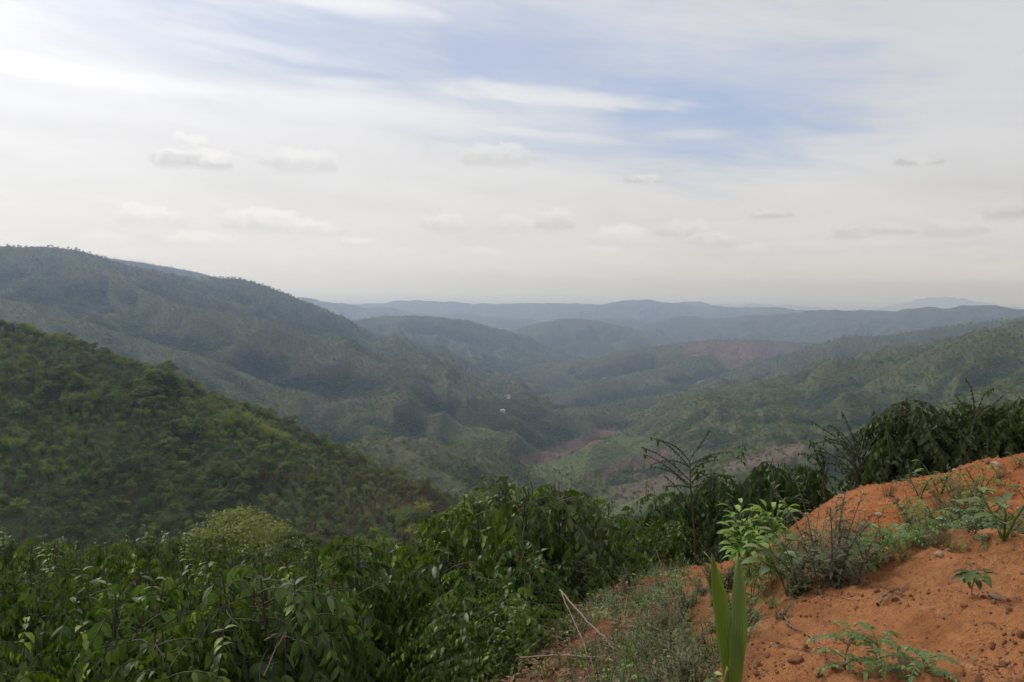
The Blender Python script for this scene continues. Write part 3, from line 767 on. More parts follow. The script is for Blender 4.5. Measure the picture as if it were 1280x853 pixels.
def dry_tree(seed, h=6.5, n=800):
    rg = np.random.default_rng(seed); lm = MB(); sm = MB()
    t = np.linspace(0, 1, 6); P = np.stack([0.2 * np.sin(t * 3 + seed), 0.15 * t, t * h * .8 - .3], -1); tubes(sm, P[None], (0.10 * (1 - .7 * t))[None], 5)
    BP = []; TP = []
    for i in range(22):
        a = rg.uniform(0, 6.28); st = P[rg.integers(2, 6)]; e = st + np.array([math.cos(a), math.sin(a), rg.uniform(.3, 1.4)]) * rg.uniform(.8, 2.0)
        k = np.linspace(0, 1, 4)[:, None]; BP.append(st + (e - st) * k + rg.normal(size=(4, 3)) * .08 * k)
        for j in range(5):
            s2 = BP[-1][rg.integers(1, 4)]; e2 = s2 + nrm(rg.normal(size=3) + np.array([0, 0, .7])) * rg.uniform(.4, 1.0); TP.append(s2 + (e2 - s2) * k)
    tubes(sm, np.array(BP), np.tile([.04, .03, .02, .01], (len(BP), 1)), 3); tubes(sm, np.array(TP), np.tile([.015, .012, .01, .006], (len(TP), 1)), 3)
    TP = np.array(TP); ix = rg.integers(0, len(TP), n); pos = TP[ix, rg.integers(1, 4, n)] + rg.normal(size=(n, 3)) * .22
    cards(lm, pos, rg.normal(size=(n, 3)), .34 * rg.uniform(.6, 1.3, n), rg, .7)
    return lm.mesh('crown'), sm.mesh('trunk')

def thing2(name, parts, loc, rz, sc_, label, cat, group=None, rnd=0):
    """Empty + named children sharing mesh data"""
    e = bpy.data.objects.new(name, None); COL.objects.link(e)
    e.empty_display_size = 0.2
    e.location = loc; e.rotation_euler = (rnd * random.uniform(-.08, .08), rnd * random.uniform(-.08, .08), rz)
    e.scale = sc_ if hasattr(sc_, '__len__') else (sc_,) * 3
    tag(e, label, cat, group)
    for pn, me in parts:
        c = bpy.data.objects.new(pn, me); COL.objects.link(c); c.parent = e
    return e
def withmat(ms, *mats):
    for me, m in zip(ms, mats): me.materials.append(m)
    return ms
def join_proto(name, ms):
    """crown and trunk as one mesh with two materials, for the far wood"""
    V = []; F = []; C = []; mi = []; n = 0
    for k, me in enumerate(ms):
        v = np.empty(len(me.vertices) * 3, np.float32); me.vertices.foreach_get('co', v); v = v.reshape(-1, 3)
        f = np.empty(len(me.loops), np.int32); me.loops.foreach_get('vertex_index', f); f = f.reshape(-1, 4)
        c = np.empty(len(v) * 4, np.float32); me.attributes['leafc'].data.foreach_get('color', c)
        V.append(v); F.append(f + n); C.append(c.reshape(-1, 4)[:, :3]); mi.append(np.full(len(f), k, np.int32)); n += len(v)
    me = mesh_from(name, np.vstack(V), np.vstack(F)); add_color(me, 'leafc', np.vstack(C))
    me.polygons.foreach_set('material_index', np.concatenate(mi))
    for q in ms: me.materials.append(q.materials[0])
    return bpy.data.objects.new(name, me)
def scatter(name, protos, P, scl, rot, idx, label, cat=None):
    """one object of kind stuff: protos spread over points with geometry nodes"""
    pc = bpy.data.collections.new(name + ' sources')
    for i, p in enumerate(protos): p.name = '%s_source_%02d' % (name, i); pc.objects.link(p)
    me = bpy.data.meshes.new(name); me.vertices.add(len(P)); me.vertices.foreach_set('co', np.ascontiguousarray(P, np.float32).ravel())
    a = me.attributes.new('scl', 'FLOAT_VECTOR', 'POINT'); a.data.foreach_set('vector', np.ascontiguousarray(scl, np.float32).ravel())
    a = me.attributes.new('rot', 'FLOAT_VECTOR', 'POINT'); a.data.foreach_set('vector', np.ascontiguousarray(rot, np.float32).ravel())
    a = me.attributes.new('pick', 'INT', 'POINT'); a.data.foreach_set('value', np.ascontiguousarray(idx, np.int32))
    o = bpy.data.objects.new(name, me); COL.objects.link(o)
    ng = bpy.data.node_groups.new(name, 'GeometryNodeTree')
    ng.interface.new_socket('Geometry', in_out='INPUT', socket_type='NodeSocketGeometry'); ng.interface.new_socket('Geometry', in_out='OUTPUT', socket_type='NodeSocketGeometry')
    t = NT(ng); gi = t.node('NodeGroupInput'); go = t.node('NodeGroupOutput')
    ci = t.node('GeometryNodeCollectionInfo'); ci.inputs['Collection'].default_value = pc; ci.inputs['Separate Children'].default_value = True; ci.inputs['Reset Children'].default_value = True
    ip = t.node('GeometryNodeInstanceOnPoints')
    def na(nm, ty):
        n = t.node('GeometryNodeInputNamedAttribute', data_type=ty); n.inputs[0].default_value = nm
        return [s for s in n.outputs if s.enabled and s.name == 'Attribute'][0]
    er = t.node('FunctionNodeEulerToRotation'); t.l.new(na('rot', 'FLOAT_VECTOR'), er.inputs[0])
    t.l.new(gi.outputs[0], ip.inputs['Points']); t.l.new(ci.outputs[0], ip.inputs['Instance']); ip.inputs['Pick Instance'].default_value = True
    t.l.new(na('pick', 'INT'), ip.inputs['Instance Index']); t.l.new(er.outputs[0], ip.inputs['Rotation']); t.l.new(na('scl', 'FLOAT_VECTOR'), ip.inputs['Scale'])
    t.l.new(ip.outputs[0], go.inputs[0])
    md = o.modifiers.new('spread', 'NODES'); md.node_group = ng
    tag(o, label, cat, None, 'stuff')
    return o
def hit(px, py, dmin=3.0, dmax=6000.0):
    """first ground point seen at a photo pixel"""
    D = np.geomspace(dmin, dmax, 900); p1 = W(px, py, 1.0); k = p1[2] - EYE
    z = EYE + k * D; g = ground_z(p1[0] * D, p1[1] * D)
    i = np.nonzero(g > z)[0]
    if len(i) == 0: return None
    d = D[i[0]]; return np.array([p1[0] * d, p1[1] * d, g[i[0]]]), d
def gz1(x, y): return float(ground_z(np.array([x]), np.array([y]))[0])

# ------------------------------------------------------------------ forest
rgF = np.random.default_rng(5)
T_dark = [withmat(crown_tree(20 + i, 8, 3.0 + .3 * i, 2.6, 1500, .40, 15), M_broad, M_bark) for i in range(4)]
T_light = [withmat(crown_tree(40 + i, 7, 2.8, 2.4, 1400, .36, 17), M_lightgreen, M_bark) for i in range(3)]
T_bam = [withmat(bamboo(60 + i), M_bamboo, M_bamboo) for i in range(3)]
T_dry = [withmat(dry_tree(80 + i), M_dry, M_bark) for i in range(3)]
KINDS = {'dark': T_dark, 'light': T_light, 'bamboo': T_bam, 'dry': T_dry}
def species(x, y):
    """index of tree kind by place: belts of bamboo and dry patches among the evergreens"""
    n1 = fbm(x, y, 70, 3, 201); n2 = fbm(x, y, 55, 3, 202)
    u = rgF.random(x.shape)
    k = np.zeros(x.shape, int)
    k = np.where(u < 0.34, 1, k)
    k = np.where((n1 > 0.0) & (u < 0.75), 2, k)
    k = np.where((n2 > 0.14) & (rgF.random(x.shape) < 0.7), 3, k)
    k = np.where((n1 > -0.06) & (n1 < .03) & (u > .5), 1, k)
    return k
# near wood on the left hill and the slopes below the camera
def grid_pts(d0, d1, spacing, azr):
    P = []; D = d0
    while D < d1:
        s = spacing(D) if callable(spacing) else spacing
        n = int(2 * azr * D / s); a = np.linspace(-azr, azr, max(n, 2)) + rgF.uniform(-.5, .5, max(n, 2)) * (s / D)
        d = D + rgF.uniform(-.5, .5, max(n, 2)) * s
        P.append(np.stack([np.sin(a) * d, np.cos(a) * d], -1)); D += s * 0.9
    return np.vstack(P)
P = grid_pts(62, 700, 3.9, R(36)); gz, gg = ground_z(P[:, 0], P[:, 1], True)
vis = visible_mask(P[:, 0], P[:, 1], gz, 9.0)
P = P[vis]; gz = gz[vis]; gg = gg[vis]
big = .66 + .5 * sstep(fbm(P[:, 0], P[:, 1], 38, 3, 220), -.15, .55)
spn = species(P[:, 0], P[:, 1])
# reddish dry belt along the right end of the hill
edge_dry = np.exp(-(((P[:, 0] - W(470, 610, 380)[0]) / 45) ** 2 + ((P[:, 1] - W(470, 610, 380)[1]) / 90) ** 2))
spn = np.where(rgF.random(len(P)) < edge_dry * 0.8, 3, spn)
D_ = np.hypot(P[:, 0], P[:, 1])
order = np.argsort(D_ + 400 * (gg != 1))
# trees told apart one by one in the photograph: (px, py, kind, scale, label)
SPOTS = [
    (30, 520, 'dark', 1.7, 'big dark tree clump at the left edge halfway up the near hillside'),
    (120, 572, 'dark', 1.2, 'small round dark tree among pale bamboo low on the left hillside'),
    (355, 640, 'dark', 1.3, 'dark loose tree directly right of the round yellow green tree'),
    (90, 545, 'bamboo', 1.5, 'pale yellow bamboo clump right of the big dark trees at the left edge'),
    (20, 560, 'bamboo', 1.5, 'feathery pale bamboo clump at the left edge of the picture'),
    (60, 590, 'bamboo', 1.3, 'lower yellow green bamboo clump near the left edge'),
    (25, 632, 'light', 1.3, 'bright green tree at the far left just above the coffee shrubs'),
    (60, 648, 'dark', 1.2, 'dark tree behind the bright one at the far left above the coffee'),
    (165, 618, 'dry', 1.3, 'grey brown leafless tree low on the hillside left of the round tree'),
    (190, 610, 'dry', 1.2, 'second leafless brown tree low on the hillside'),
    (215, 632, 'light', 1.0, 'small pale green tree beside the leafless ones'),
    (395, 575, 'dark', 1.1, 'dark tree near the right end of the hillside crest'),
    (440, 572, 'dry', 1.2, 'rusty brown tree on the right end of the hillside crest'),
    (330, 560, 'dark', 1.2, 'dark evergreen in the middle of the near hillside'),
]
used = []
for px, py, kd, s, lb in SPOTS:
    hh_ = hit(px, py + 14, 40, 900)
    if hh_ is None: continue
    p, d = hh_
    vs = KINDS[kd]; ms = vs[len(used) % len(vs)]
    nm = {'dark': 'broadleaf_tree', 'light': 'broadleaf_tree', 'bamboo': 'bamboo_clump', 'dry': 'leafless_tree'}[kd]
    thing2(nm, [('crown', ms[0]), ('trunk', ms[1])], (p[0], p[1], p[2] - .2), rgF.uniform(0, 6), s, lb, 'bamboo' if kd == 'bamboo' else 'tree')
    used.append((p[0], p[1], 3.2 * s))
LBL = {0: ('broadleaf_tree', 'dark green leafy tree in the dense wood of the near left hillside', 'tree', 'green trees of the near hillside'),
       1: ('broadleaf_tree', 'lighter green leafy tree in the dense wood of the near left hillside', 'tree', 'light green trees of the near hillside'),
       2: ('bamboo_clump', 'yellow green arching bamboo clump in the wood of the near left hillside', 'bamboo', 'bamboo clumps of the near hillside'),
       3: ('leafless_tree', 'brown nearly leafless tree in the wood of the near left hillside', 'tree', 'leafless trees of the near hillside')}
KL = ['dark', 'light', 'bamboo', 'dry']
ind = []
rest = np.ones(len(P), bool)
for x0, y0, rr in used: rest &= np.hypot(P[:, 0] - x0, P[:, 1] - y0) > rr
# the largest-looking visible ones become objects of their own
cand = [i for i in order if rest[i] and abs(math.atan2(P[i, 0], P[i, 1])) < R(33.5) and gg[i] == 1]
pyc = lambda i: 355 + FPX * (EYE - gz[i]) / D_[i]
cand = [i for i in cand if pyc(i) < 700][:190]
for n_, i in enumerate(cand):
    k = spn[i]; vs = KINDS[KL[k]]; ms = vs[n_ % len(vs)]; nm, lb, ct, gr = LBL[k]
    s = (rgF.uniform(.75, 1.1) + .7 * rgF.random() ** 4) * (1.0, .95, .95, .95)[k] * big[i] * 1.05
    thing2(nm, [('crown', ms[0]), ('trunk', ms[1])], (P[i, 0], P[i, 1], gz[i] - .2), rgF.uniform(0, 6.28), (s, s, s * rgF.uniform(.9, 1.25)), lb, ct, gr)
    rest[i] = False
allp = T_dark + T_light + T_bam + T_dry
off = {0: (0, 4), 1: (4, 3), 2: (7, 3), 3: (10, 3)}
def picks(sp_):
    o_ = np.zeros(len(sp_), int)
    for k, (a, n) in off.items():
        m_ = sp_ == k; o_[m_] = a + rgF.integers(0, n, m_.sum())
    return o_
def rots(n, tilt=.06): return np.stack([rgF.normal(size=n) * tilt, rgF.normal(size=n) * tilt, rgF.uniform(0, 6.28, n)], -1)
P2 = P[rest]; z2 = gz[rest]; s2 = rgF.uniform(.6, 1.0, len(P2)) + .7 * rgF.random(len(P2)) ** 4; s2 *= np.where(spn[rest] == 0, 1.0, .9) * big[rest]
scatter('forest', [join_proto('tree', m_) for m_ in allp], np.c_[P2, z2 - .3], np.stack([s2, s2, s2 * rgF.uniform(.9, 1.25, len(s2))], -1), rots(len(P2)), picks(spn[rest]),
        'dense green wood covering the near left hillside')
# woods of the valley, the mountain and the farther hills
P = grid_pts(700, 5200, lambda D: 7.4 if D < 1500 else 7.4 * (D / 1500) ** 0.75, R(35.5))
gz, gg = ground_z(P[:, 0], P[:, 1], True)
x, y = P[:, 0], P[:, 1]
ia = np.clip(np.searchsorted(az_in, np.arctan2(x, y)), 0, len(az_in) - 1); ir = np.clip(np.searchsorted(RS, np.hypot(x, y)), 0, NR - 1)
cv = cover[ir, ia]
thin = np.clip(sstep(fbm(x, y, 220, 4, 210), -.5, .1) * .55 + .5 - .1 * TP[ir, ia], .3, 1)
keep = visible_mask(x, y, gz, 8.0) & (rgF.random(len(x)) < cv * thin)
P = P[keep]; gz = TZ[ir, ia][keep] - 1.5
x, y = P[:, 0], P[:, 1]; D_ = np.hypot(x, y); u = rgF.random(len(x))
dry = sstep(fbm(x, y, 260, 5, 101) + .5 * fbm(x, y, 900, 3, 102) + np.where(gg[keep] == 2, .02, -.1), -.05, .4)
tpv = TP[ir, ia][keep]; sp_ = np.where(u < .72 - .2 * tpv, 0, 1); sp_ = np.where((tpv > .8) & (u > .6), 2, sp_); sp_ = np.where(fbm(x, y, 180, 4, 103) + u * .3 > .45, 2, sp_); sp_ = np.where(rgF.random(len(x)) < dry * .35, 3, sp_)
s3 = rgF.uniform(.6, 1.2, len(x)) * np.clip(D_ / 2000, 1.0, 1.5)
print('forest', len(P2), 'woods', len(P))
scatter('woodland', [join_proto('tree', m_) for m_ in allp], np.c_[P, gz], np.stack([s3, s3, s3 * rgF.uniform(.7, 1.05, len(s3))], -1), rots(len(P)), picks(sp_),
        'hazy woodland over the mountain and the hills across the valley')

# ------------------------------------------------------------------ foreground coffee
CV = [withmat(coffee(100 + i, 1.75, .86, 4, .62 + .12 * (i % 3), .112, .044, 1, node=.085), M_coffee, M_bract) for i in range(5)]
CF = [withmat(coffee(120 + i, 1.75, .80, 3, .7, .115, .055, 2, .10), M_coffee, M_bract) for i in range(2)]
CD = [withmat(coffee(140 + i, 1.75, .95, 3, 1.0, .135, .042, 1), M_coffee_dark, M_bract) for i in range(3)]
rgC = np.random.default_rng(11)
def topz(me):
    v = np.empty(len(me.vertices) * 3, np.float32); me.vertices.foreach_get('co', v); return float(np.percentile(v[2::3], 98.5))
TOPZ = {id(ms[0]): topz(ms[0]) for ms in CV + CF + CD}
def shrub(vs, px, top, D, label, group=None, w=1.0, name='coffee_shrub', hmin=.6, base_h=1.75):
    p = W(px, top, D); g = gz1(p[0], p[1]); h = max(hmin, p[2] - g)
    ms = vs[rgC.integers(0, len(vs))]
    s = h / TOPZ[id(ms[0])]
    e = thing2(name, [('foliage', ms[0]), ('stem', ms[1])], (p[0], p[1], g - .03), rgC.uniform(0, 6.28), (s ** .5 * w, s ** .5 * w, s), label, 'shrub', group)
    return e, p
placed = []
# the big clump in the middle and its neighbours: (px, top py, D, label)
CENTRE = [(690, 622, 9.2, 'tallest coffee shrub of the middle clump with drooping leaves beside the bare earth'), (625, 630, 9.0, 'leafy coffee shrub in the middle clump left of the tallest one'),
          (745, 640, 9.4, 'coffee shrub at the right end of the middle clump above the dry sticks'), (560, 672, 8.6, 'broad coffee shrub at the left end of the middle clump'),
          (655, 690, 7.8, 'low coffee shrub at the front foot of the middle clump'), (590, 735, 7.0, 'coffee shrub at the bottom of the picture left of the dry sticks'), (720, 700, 8.4, 'low coffee shrub under the right side of the middle clump'),
          (655, 780, 6.5, 'lowest coffee shrub at the bottom centre of the picture')]
for px, py, D, lb in CENTRE:
    e, p = shrub(CV, px, py, D, lb, None, 1.05); placed.append((p[0], p[1]))
# the plantation on the slope to the left
rows = []
D = 6.3; ri = 0
TOPL = [(-80, 692), (0, 690), (120, 688), (200, 684), (250, 692), (340, 690), (420, 692), (470, 700), (520, 690), (560, 640), (620, 625), (700, 625), (760, 650), (800, 690)]
while D < 33:
    sp_x = 1.35 if D < 16 else 1.55
    n = int(R(46) * D / sp_x)
    for j in range(n + 1):
        a = R(-37) + R(46) * j / n + rgC.normal() * .12 * sp_x / D; d = D + rgC.normal() * .28
        x_, y_ = math.sin(a) * d, math.cos(a) * d
        if min(math.hypot(x_ - q[0], y_ - q[1]) for q in placed) < 1.0: continue
        px = 640 + FPX * math.tan(a)
        if px > 590 and d < 10.5: continue
        if px > 770: continue
        if d < 12 and px > 560 + 0: continue
        rows.append((px, d, x_, y_))
    D *= 1.115; ri += 1
for (px, d, x_, y_) in rows:
    g = gz1(x_, y_); tp = np.interp(px, [t[0] for t in TOPL], [t[1] for t in TOPL])
    h = 1.75 * rgC.uniform(.86, 1.12)
    zmax = W(px, tp + rgC.uniform(-8, 10), d)[2]
    h = min(h, max(.9, zmax - g)) if d < 15 else min(max(zmax - g, 1.1), 2.9)
    vs = CV if (d < 16 or rgC.random() < .8) else CF
    ms = vs[rgC.integers(0, len(vs))]; s = h / TOPZ[id(ms[0])]
    thing2('coffee_shrub', [('foliage', ms[0]), ('stem', ms[1])], (x_, y_, g - .03), rgC.uniform(0, 6.28), (s ** .5 * rgC.uniform(1.0, 1.15),) * 2 + (s,),
           'green coffee shrub in the dense plantation filling the lower left slope', 'shrub', 'coffee shrubs of the lower left plantation')
# shrubs between the middle clump and the red bank
RIGHT = [(800, 655, 15, 'small coffee shrub just right of the gap beside the middle clump'), (832, 622, 14.5, 'coffee shrub below the arching bare branches'), (868, 628, 13.5, 'coffee shrub in the row left of the light green sapling'),
         (850, 655, 12.5, 'low coffee shrub at the edge of the weedy patch'), (905, 600, 13.0, 'dark drooping coffee shrub behind the light green sapling'), (945, 582, 12.6, 'tall dark drooping coffee shrub behind the light green sapling'),
         (985, 590, 12.8, 'dark coffee shrub touching the left foot of the red bank'), (925, 640, 11.6, 'coffee shrub in shade directly behind the light green sapling'), (815, 668, 13, 'low coffee shrub beside the gap right of the middle clump')]
for i, (px, py, D, lb) in enumerate(RIGHT):
    shrub(CV if px < 890 and i != 2 else CD, px, py, D, lb, None, 1.0, hmin=.8)
BANK = [(1018, 588, 13.2, 'small dark coffee shrub at the left end of the row behind the red bank', .8), (1105, 525, 12.6, 'dark drooping coffee shrub behind the red bank right of the bare shoots', .9),
        (1150, 506, 12.6, 'tallest dark coffee shrub behind the red bank', 1.2), (1200, 508, 12.9, 'wide dark coffee shrub right of the tallest one behind the bank', 1.2), (1245, 528, 13.0, 'coffee shrub behind the bank near the right edge', 1.05),
        (1290, 548, 13.3, 'coffee shrub cut by the right edge of the picture', 1.0)]
for px, py, D, lb, wd in BANK: shrub(CD, px, py, D, lb, None, wd, hmin=.9)

# arching bare shoots with leaf and berry nodes
def bare_shrub(seed, px, py, D, L, n, spread, lb, leafy=.12, lean=0.0):
    """thin stem with long arching shoots set with small nodes of berries"""
    rg = np.random.default_rng(seed); sm = MB(); lm = MB(); st = MB(); BP = []; B = []; Dv = []; LL = []
    p = W(px, py, D); g = gz1(p[0], p[1]); H = p[2] - g
    k6 = np.linspace(0, 1, 7); S = np.stack([.06 * np.sin(k6 * 4 + seed) + lean * k6, .05 * k6, H * 1.15 * k6 - .05], -1)
    tubes(st, S[None], (.022 * (1 - .65 * k6))[None], 6)
    for i in range(n):
        f = rg.uniform(.5, 1.0); c0 = np.array([np.interp(f, k6, S[:, j]) for j in range(3)])
        a = rg.choice([-1, 1]) * rg.uniform(.5, 2.4); el0 = rg.uniform(-.05, 1.25) * spread
        ln = L * rg.uniform(.6, 1.1); k = np.linspace(0, 1, 10); sag = rg.uniform(-.32, .18)
        hor = ln * np.cos(el0) * k; ver = ln * (np.sin(el0) * k - sag * k * k + .12 * np.sin(k * 3.0))
        w_ = .05 * np.sin(k * rg.uniform(2, 6) + rg.uniform(0, 6)) * ln
        P = c0 + np.stack([np.sin(a) * hor, np.cos(a) * hor * .8 + w_, ver + w_ * .5], -1); BP.append(P)
        for q in np.arange(.15, 1.0, .055 / ln):
            c = np.array([np.interp(q, k, P[:, j]) for j in range(3)])
            m = 5; u = nrm(rg.normal(size=(m, 3))); cards(lm, c + u * .013, u, np.full(m, .030), rg, .8, np.full(m, .3))
            if rg.random() < leafy or q > .93:
                for sg in (-1, 1):
                    if rg.random() < .3: continue
                    B.append(c); Dv.append([rg.normal() * .6, sg * .6, -.8 + rg.normal() * .4]); LL.append(.095 * rg.uniform(.4, 1.1))
    tubes(sm, np.array(BP), np.tile(.0085 * (1 - .5 * np.linspace(0, 1, 10)), (len(BP), 1)), 4)
    N = len(B)
    leaves(lm, np.array(B), np.array(Dv), np.tile([0, 0, 1.0], (N, 1)) + rg.normal(size=(N, 3)) * .2, np.array(LL), np.array(LL) * .4, rg.uniform(.3, 1, N), rg.random(N), rg.random(N) * .8, 3)
    a_, b_, c_ = lm.mesh('foliage'), sm.mesh('branch'), st.mesh('stem')
    withmat((a_, b_, c_), M_coffee_dark, M_bract, M_bract)
    thing2('bare_coffee_shrub', [('foliage', a_), ('branch', b_), ('stem', c_)], (p[0], p[1], g), 0, 1.0, lb, 'shrub')
bare_shrub(7, 868, 596, 12.0, .78, 20, .62, 'nearly leafless coffee shrub with thin arching branches above the middle row')
bare_shrub(17, 1072, 572, 12.2, .80, 26, .85, 'coffee shrub with a fan of bare straight shoots left of the dark row', leafy=.08)
bare_shrub(27, 1036, 580, 12.4, .45, 9, 1.0, 'thin coffee shrub with a few big hanging leaves left of the fan of bare shoots', leafy=.5)
bare_shrub(9, 1222, 520, 12.4, .50, 10, 1.2, 'bare leafy shoots standing above the dark shrubs near the right edge', leafy=.3)

# ------------------------------------------------------------------ trees just below the plantation
MID = [(621, 590, 46, 'dark', 1.0, 3.2, 'small dark round tree poking up just above the middle coffee clump'),
       (565, 625, 36, 'light', 1.1, 3.2, 'yellow green bushy tree behind the left side of the middle coffee clump'), (598, 612, 44, 'light', .8, 2.8, 'pale green tree between the small dark tree and the yellow green bush'),
       (540, 645, 34, 'light', .9, 2.4, 'low yellow green bush left of the middle coffee clump'),
       (716, 604, 70, 'dry', 1.0, 4.2, 'round rusty brown tree behind the middle coffee clump'), (748, 618, 50, 'light', .6, 2.6, 'thin green treetop right of the rusty brown tree'), (690, 618, 60, 'dark', .7, 3.0, 'dark treetop between the middle clump and the rusty tree'),
       (300, 632, 62, 'round', 1.0, 4.2, 'round yellow green bush tree standing above the plantation in front of the hillside'),
       (250, 668, 50, 'dark', .8, 3.0, 'dark bush at the left foot of the round yellow green tree'), (372, 655, 58, 'dark', .9, 3.6, 'dark bush at the right foot of the round yellow green tree'),
       (440, 668, 60, 'light', .9, 3.4, 'pale green bush above the plantation left of the middle clump'), (480, 674, 52, 'bamboo', .6, 3.0, 'small pale bamboo above the plantation left of the middle clump')]
T_round = [withmat(crown_tree(300, 5.0, 3.9, 2.5, 5200, .26, 42), M_bamboo, M_bark)]
T_rust = [withmat(crown_tree(301, 4.5, 2.0, 1.6, 900, .26, 16), M_dry, M_bark)]
T_midd = [withmat(crown_tree(302 + i, 5.0, 2.0, 1.7, 2600, .22, 22), M_broad, M_bark) for i in range(2)]
T_midl = [withmat(crown_tree(305 + i, 5.0, 2.1, 1.8, 2600, .21, 24), M_lightgreen, M_bark) for i in range(2)]
BH = {'dark': (T_midd, 5.0), 'light': (T_midl, 5.0), 'dry': (T_rust, 4.5), 'round': (T_round, 5.0), 'bamboo': (T_bam, 6.8)}
for i, (px, py, D, kd, wd, hh, lb) in enumerate(MID):
    p = W(px, py, D); g = gz1(p[0], p[1]); vs, bh = BH[kd]; ms = vs[i % len(vs)]
    s = wd * hh / 3.6 * .9; h = max(p[2] - g, bh * s)
    # the crown keeps its proportions at the top, the stem reaches down to the steep ground
    e = thing2('bamboo_clump' if kd == 'bamboo' else ('rounded_tree' if kd == 'round' else 'broadleaf_tree'), [('crown', ms[0]), ('trunk', ms[1])], (p[0], p[1], g), rgC.uniform(0, 6), s, lb, 'bamboo' if kd == 'bamboo' else 'tree')
    cr, tk = [c for c in bpy.data.objects if c.parent == e]
    if cr.name.startswith('trunk'): cr, tk = tk, cr
    cr.location.z = h / s - bh * 1.02; tk.scale.z = h / s / bh

# ------------------------------------------------------------------ small plants
def herb(seed, n=7, h=.6, spread=.12, ll=.07, lw=.014, step=.018, droop=.2, lean=.25, mat=M_herb, whorl=2):
    rg = np.random.default_rng(seed); lm = MB(); sm = MB(); BP = []; B = []; Dv = []; LL = []; AG = []
    for i in range(n):
        a = rg.uniform(0, 6.28); r0 = rg.uniform(0, spread); hh = h * rg.uniform(.55, 1.05); k = np.linspace(0, 1, 6); ln = lean * rg.uniform(.2, 1)
        P = np.stack([np.cos(a) * (r0 + hh * ln * k * k), np.sin(a) * (r0 + hh * ln * k * k), hh * k - .03], -1); BP.append(P)
        for q in np.arange(.12, 1.0, step / hh):
            c = np.array([np.interp(q, k, P[:, j]) for j in range(3)])
            for _ in range(whorl):
                b = rg.uniform(0, 6.28); B.append(c); Dv.append([math.cos(b), math.sin(b), rg.uniform(-.1, .8) + (q > .85) * .8]); LL.append(ll * rg.uniform(.6, 1.2) * (1.15 - .6 * q)); AG.append(.5 * rg.random() + .5 * q * rg.random())
    tubes(sm, np.array(BP), np.tile(.0035 * (1 - .6 * np.linspace(0, 1, 6)), (n, 1)), 4)
    N = len(B); LL = np.array(LL)
    leaves(lm, np.array(B), np.array(Dv), np.tile([0, 0, 1.0], (N, 1)) + rg.normal(size=(N, 3)) * .2, LL, LL * lw / ll, np.full(N, droop + .3), rg.random(N), np.array(AG), 2)
    return withmat((lm.mesh('foliage'), sm.mesh('stem')), mat, M_herb)
def tuft(seed, n=60, h=.3, w=.007, spread=.08, mat=M_grass):
    rg = np.random.default_rng(seed); lm = MB(); a = rg.uniform(0, 6.28, n); r = rg.uniform(0, spread, n)
    B = np.stack([np.cos(a) * r, np.sin(a) * r, np.full(n, -.01)], -1); t = rg.uniform(.1, .8, n); a2 = a + rg.normal(size=n) * .5
    Dv = np.stack([np.cos(a2) * t, np.sin(a2) * t, np.ones(n)], -1); L = h * rg.uniform(.4, 1.1, n)
    leaves(lm, B, Dv, nrm(np.cross(Dv, np.cross(Dv, [0, 0, 1.0]) + 1e-3)) * -1, L, np.full(n, w), rg.uniform(.3, 1.5, n), rg.random(n), rg.random(n) * .9, 4, .1, 1, .6)
    return withmat((lm.mesh('blades'),), mat)
def pinnate(seed, n=9, h=.35, fr=.26, pairs=9, ll=.05, lw=.022, mat=M_weed, droop=.7):
    """stems with feather leaves"""
    rg = np.random.default_rng(seed); lm = MB(); sm = MB(); BP = []; B = []; Dv = []; Up = []; LL = []
    k = np.linspace(0, 1, 7)
    main = np.stack([.03 * np.sin(k * 3), .02 * k, h * k - .03], -1); BP.append(main)
    for i in range(n):
        f = .25 + .75 * i / n; st = np.array([np.interp(f, k, main[:, j]) for j in range(3)]); a = i * 2.4 + rg.normal() * .3; L = fr * rg.uniform(.7, 1.1)
        hor = L * (k - .1 * k * k); ver = L * (.75 * k - droop * k * k) ; P = st + np.stack([np.cos(a) * hor, np.sin(a) * hor, ver], -1); BP.append(P)
        sd = np.array([-np.sin(a), np.cos(a), 0])
        for q in np.linspace(.25, 1, pairs):
            c = np.array([np.interp(q, k, P[:, j]) for j in range(3)]); tg = np.array([np.cos(a), np.sin(a), .75 - 2 * droop * q])
            for sg in (-1, 1):
                B.append(c); Dv.append(sd * sg + tg * .45 + rg.normal(size=3) * .1); Up.append([0, 0, 1.0]); LL.append(ll * (1.1 - .45 * q) * rg.uniform(.8, 1.1))
        B.append(P[-1]); Dv.append(P[-1] - P[-2]); Up.append([0, 0, 1.]); LL.append(ll)
    tubes(sm, np.array(BP), np.tile(.003 * (1 - .5 * k), (len(BP), 1)), 4)
    N = len(B); LL = np.array(LL)
    leaves(lm, np.array(B), np.array(Dv), np.array(Up) + rg.normal(size=(N, 3)) * .15, LL, LL * lw / ll, np.full(N, .5), rg.random(N), rg.random(N), 3)
    return withmat((lm.mesh('foliage'), sm.mesh('stem')), mat, mat)
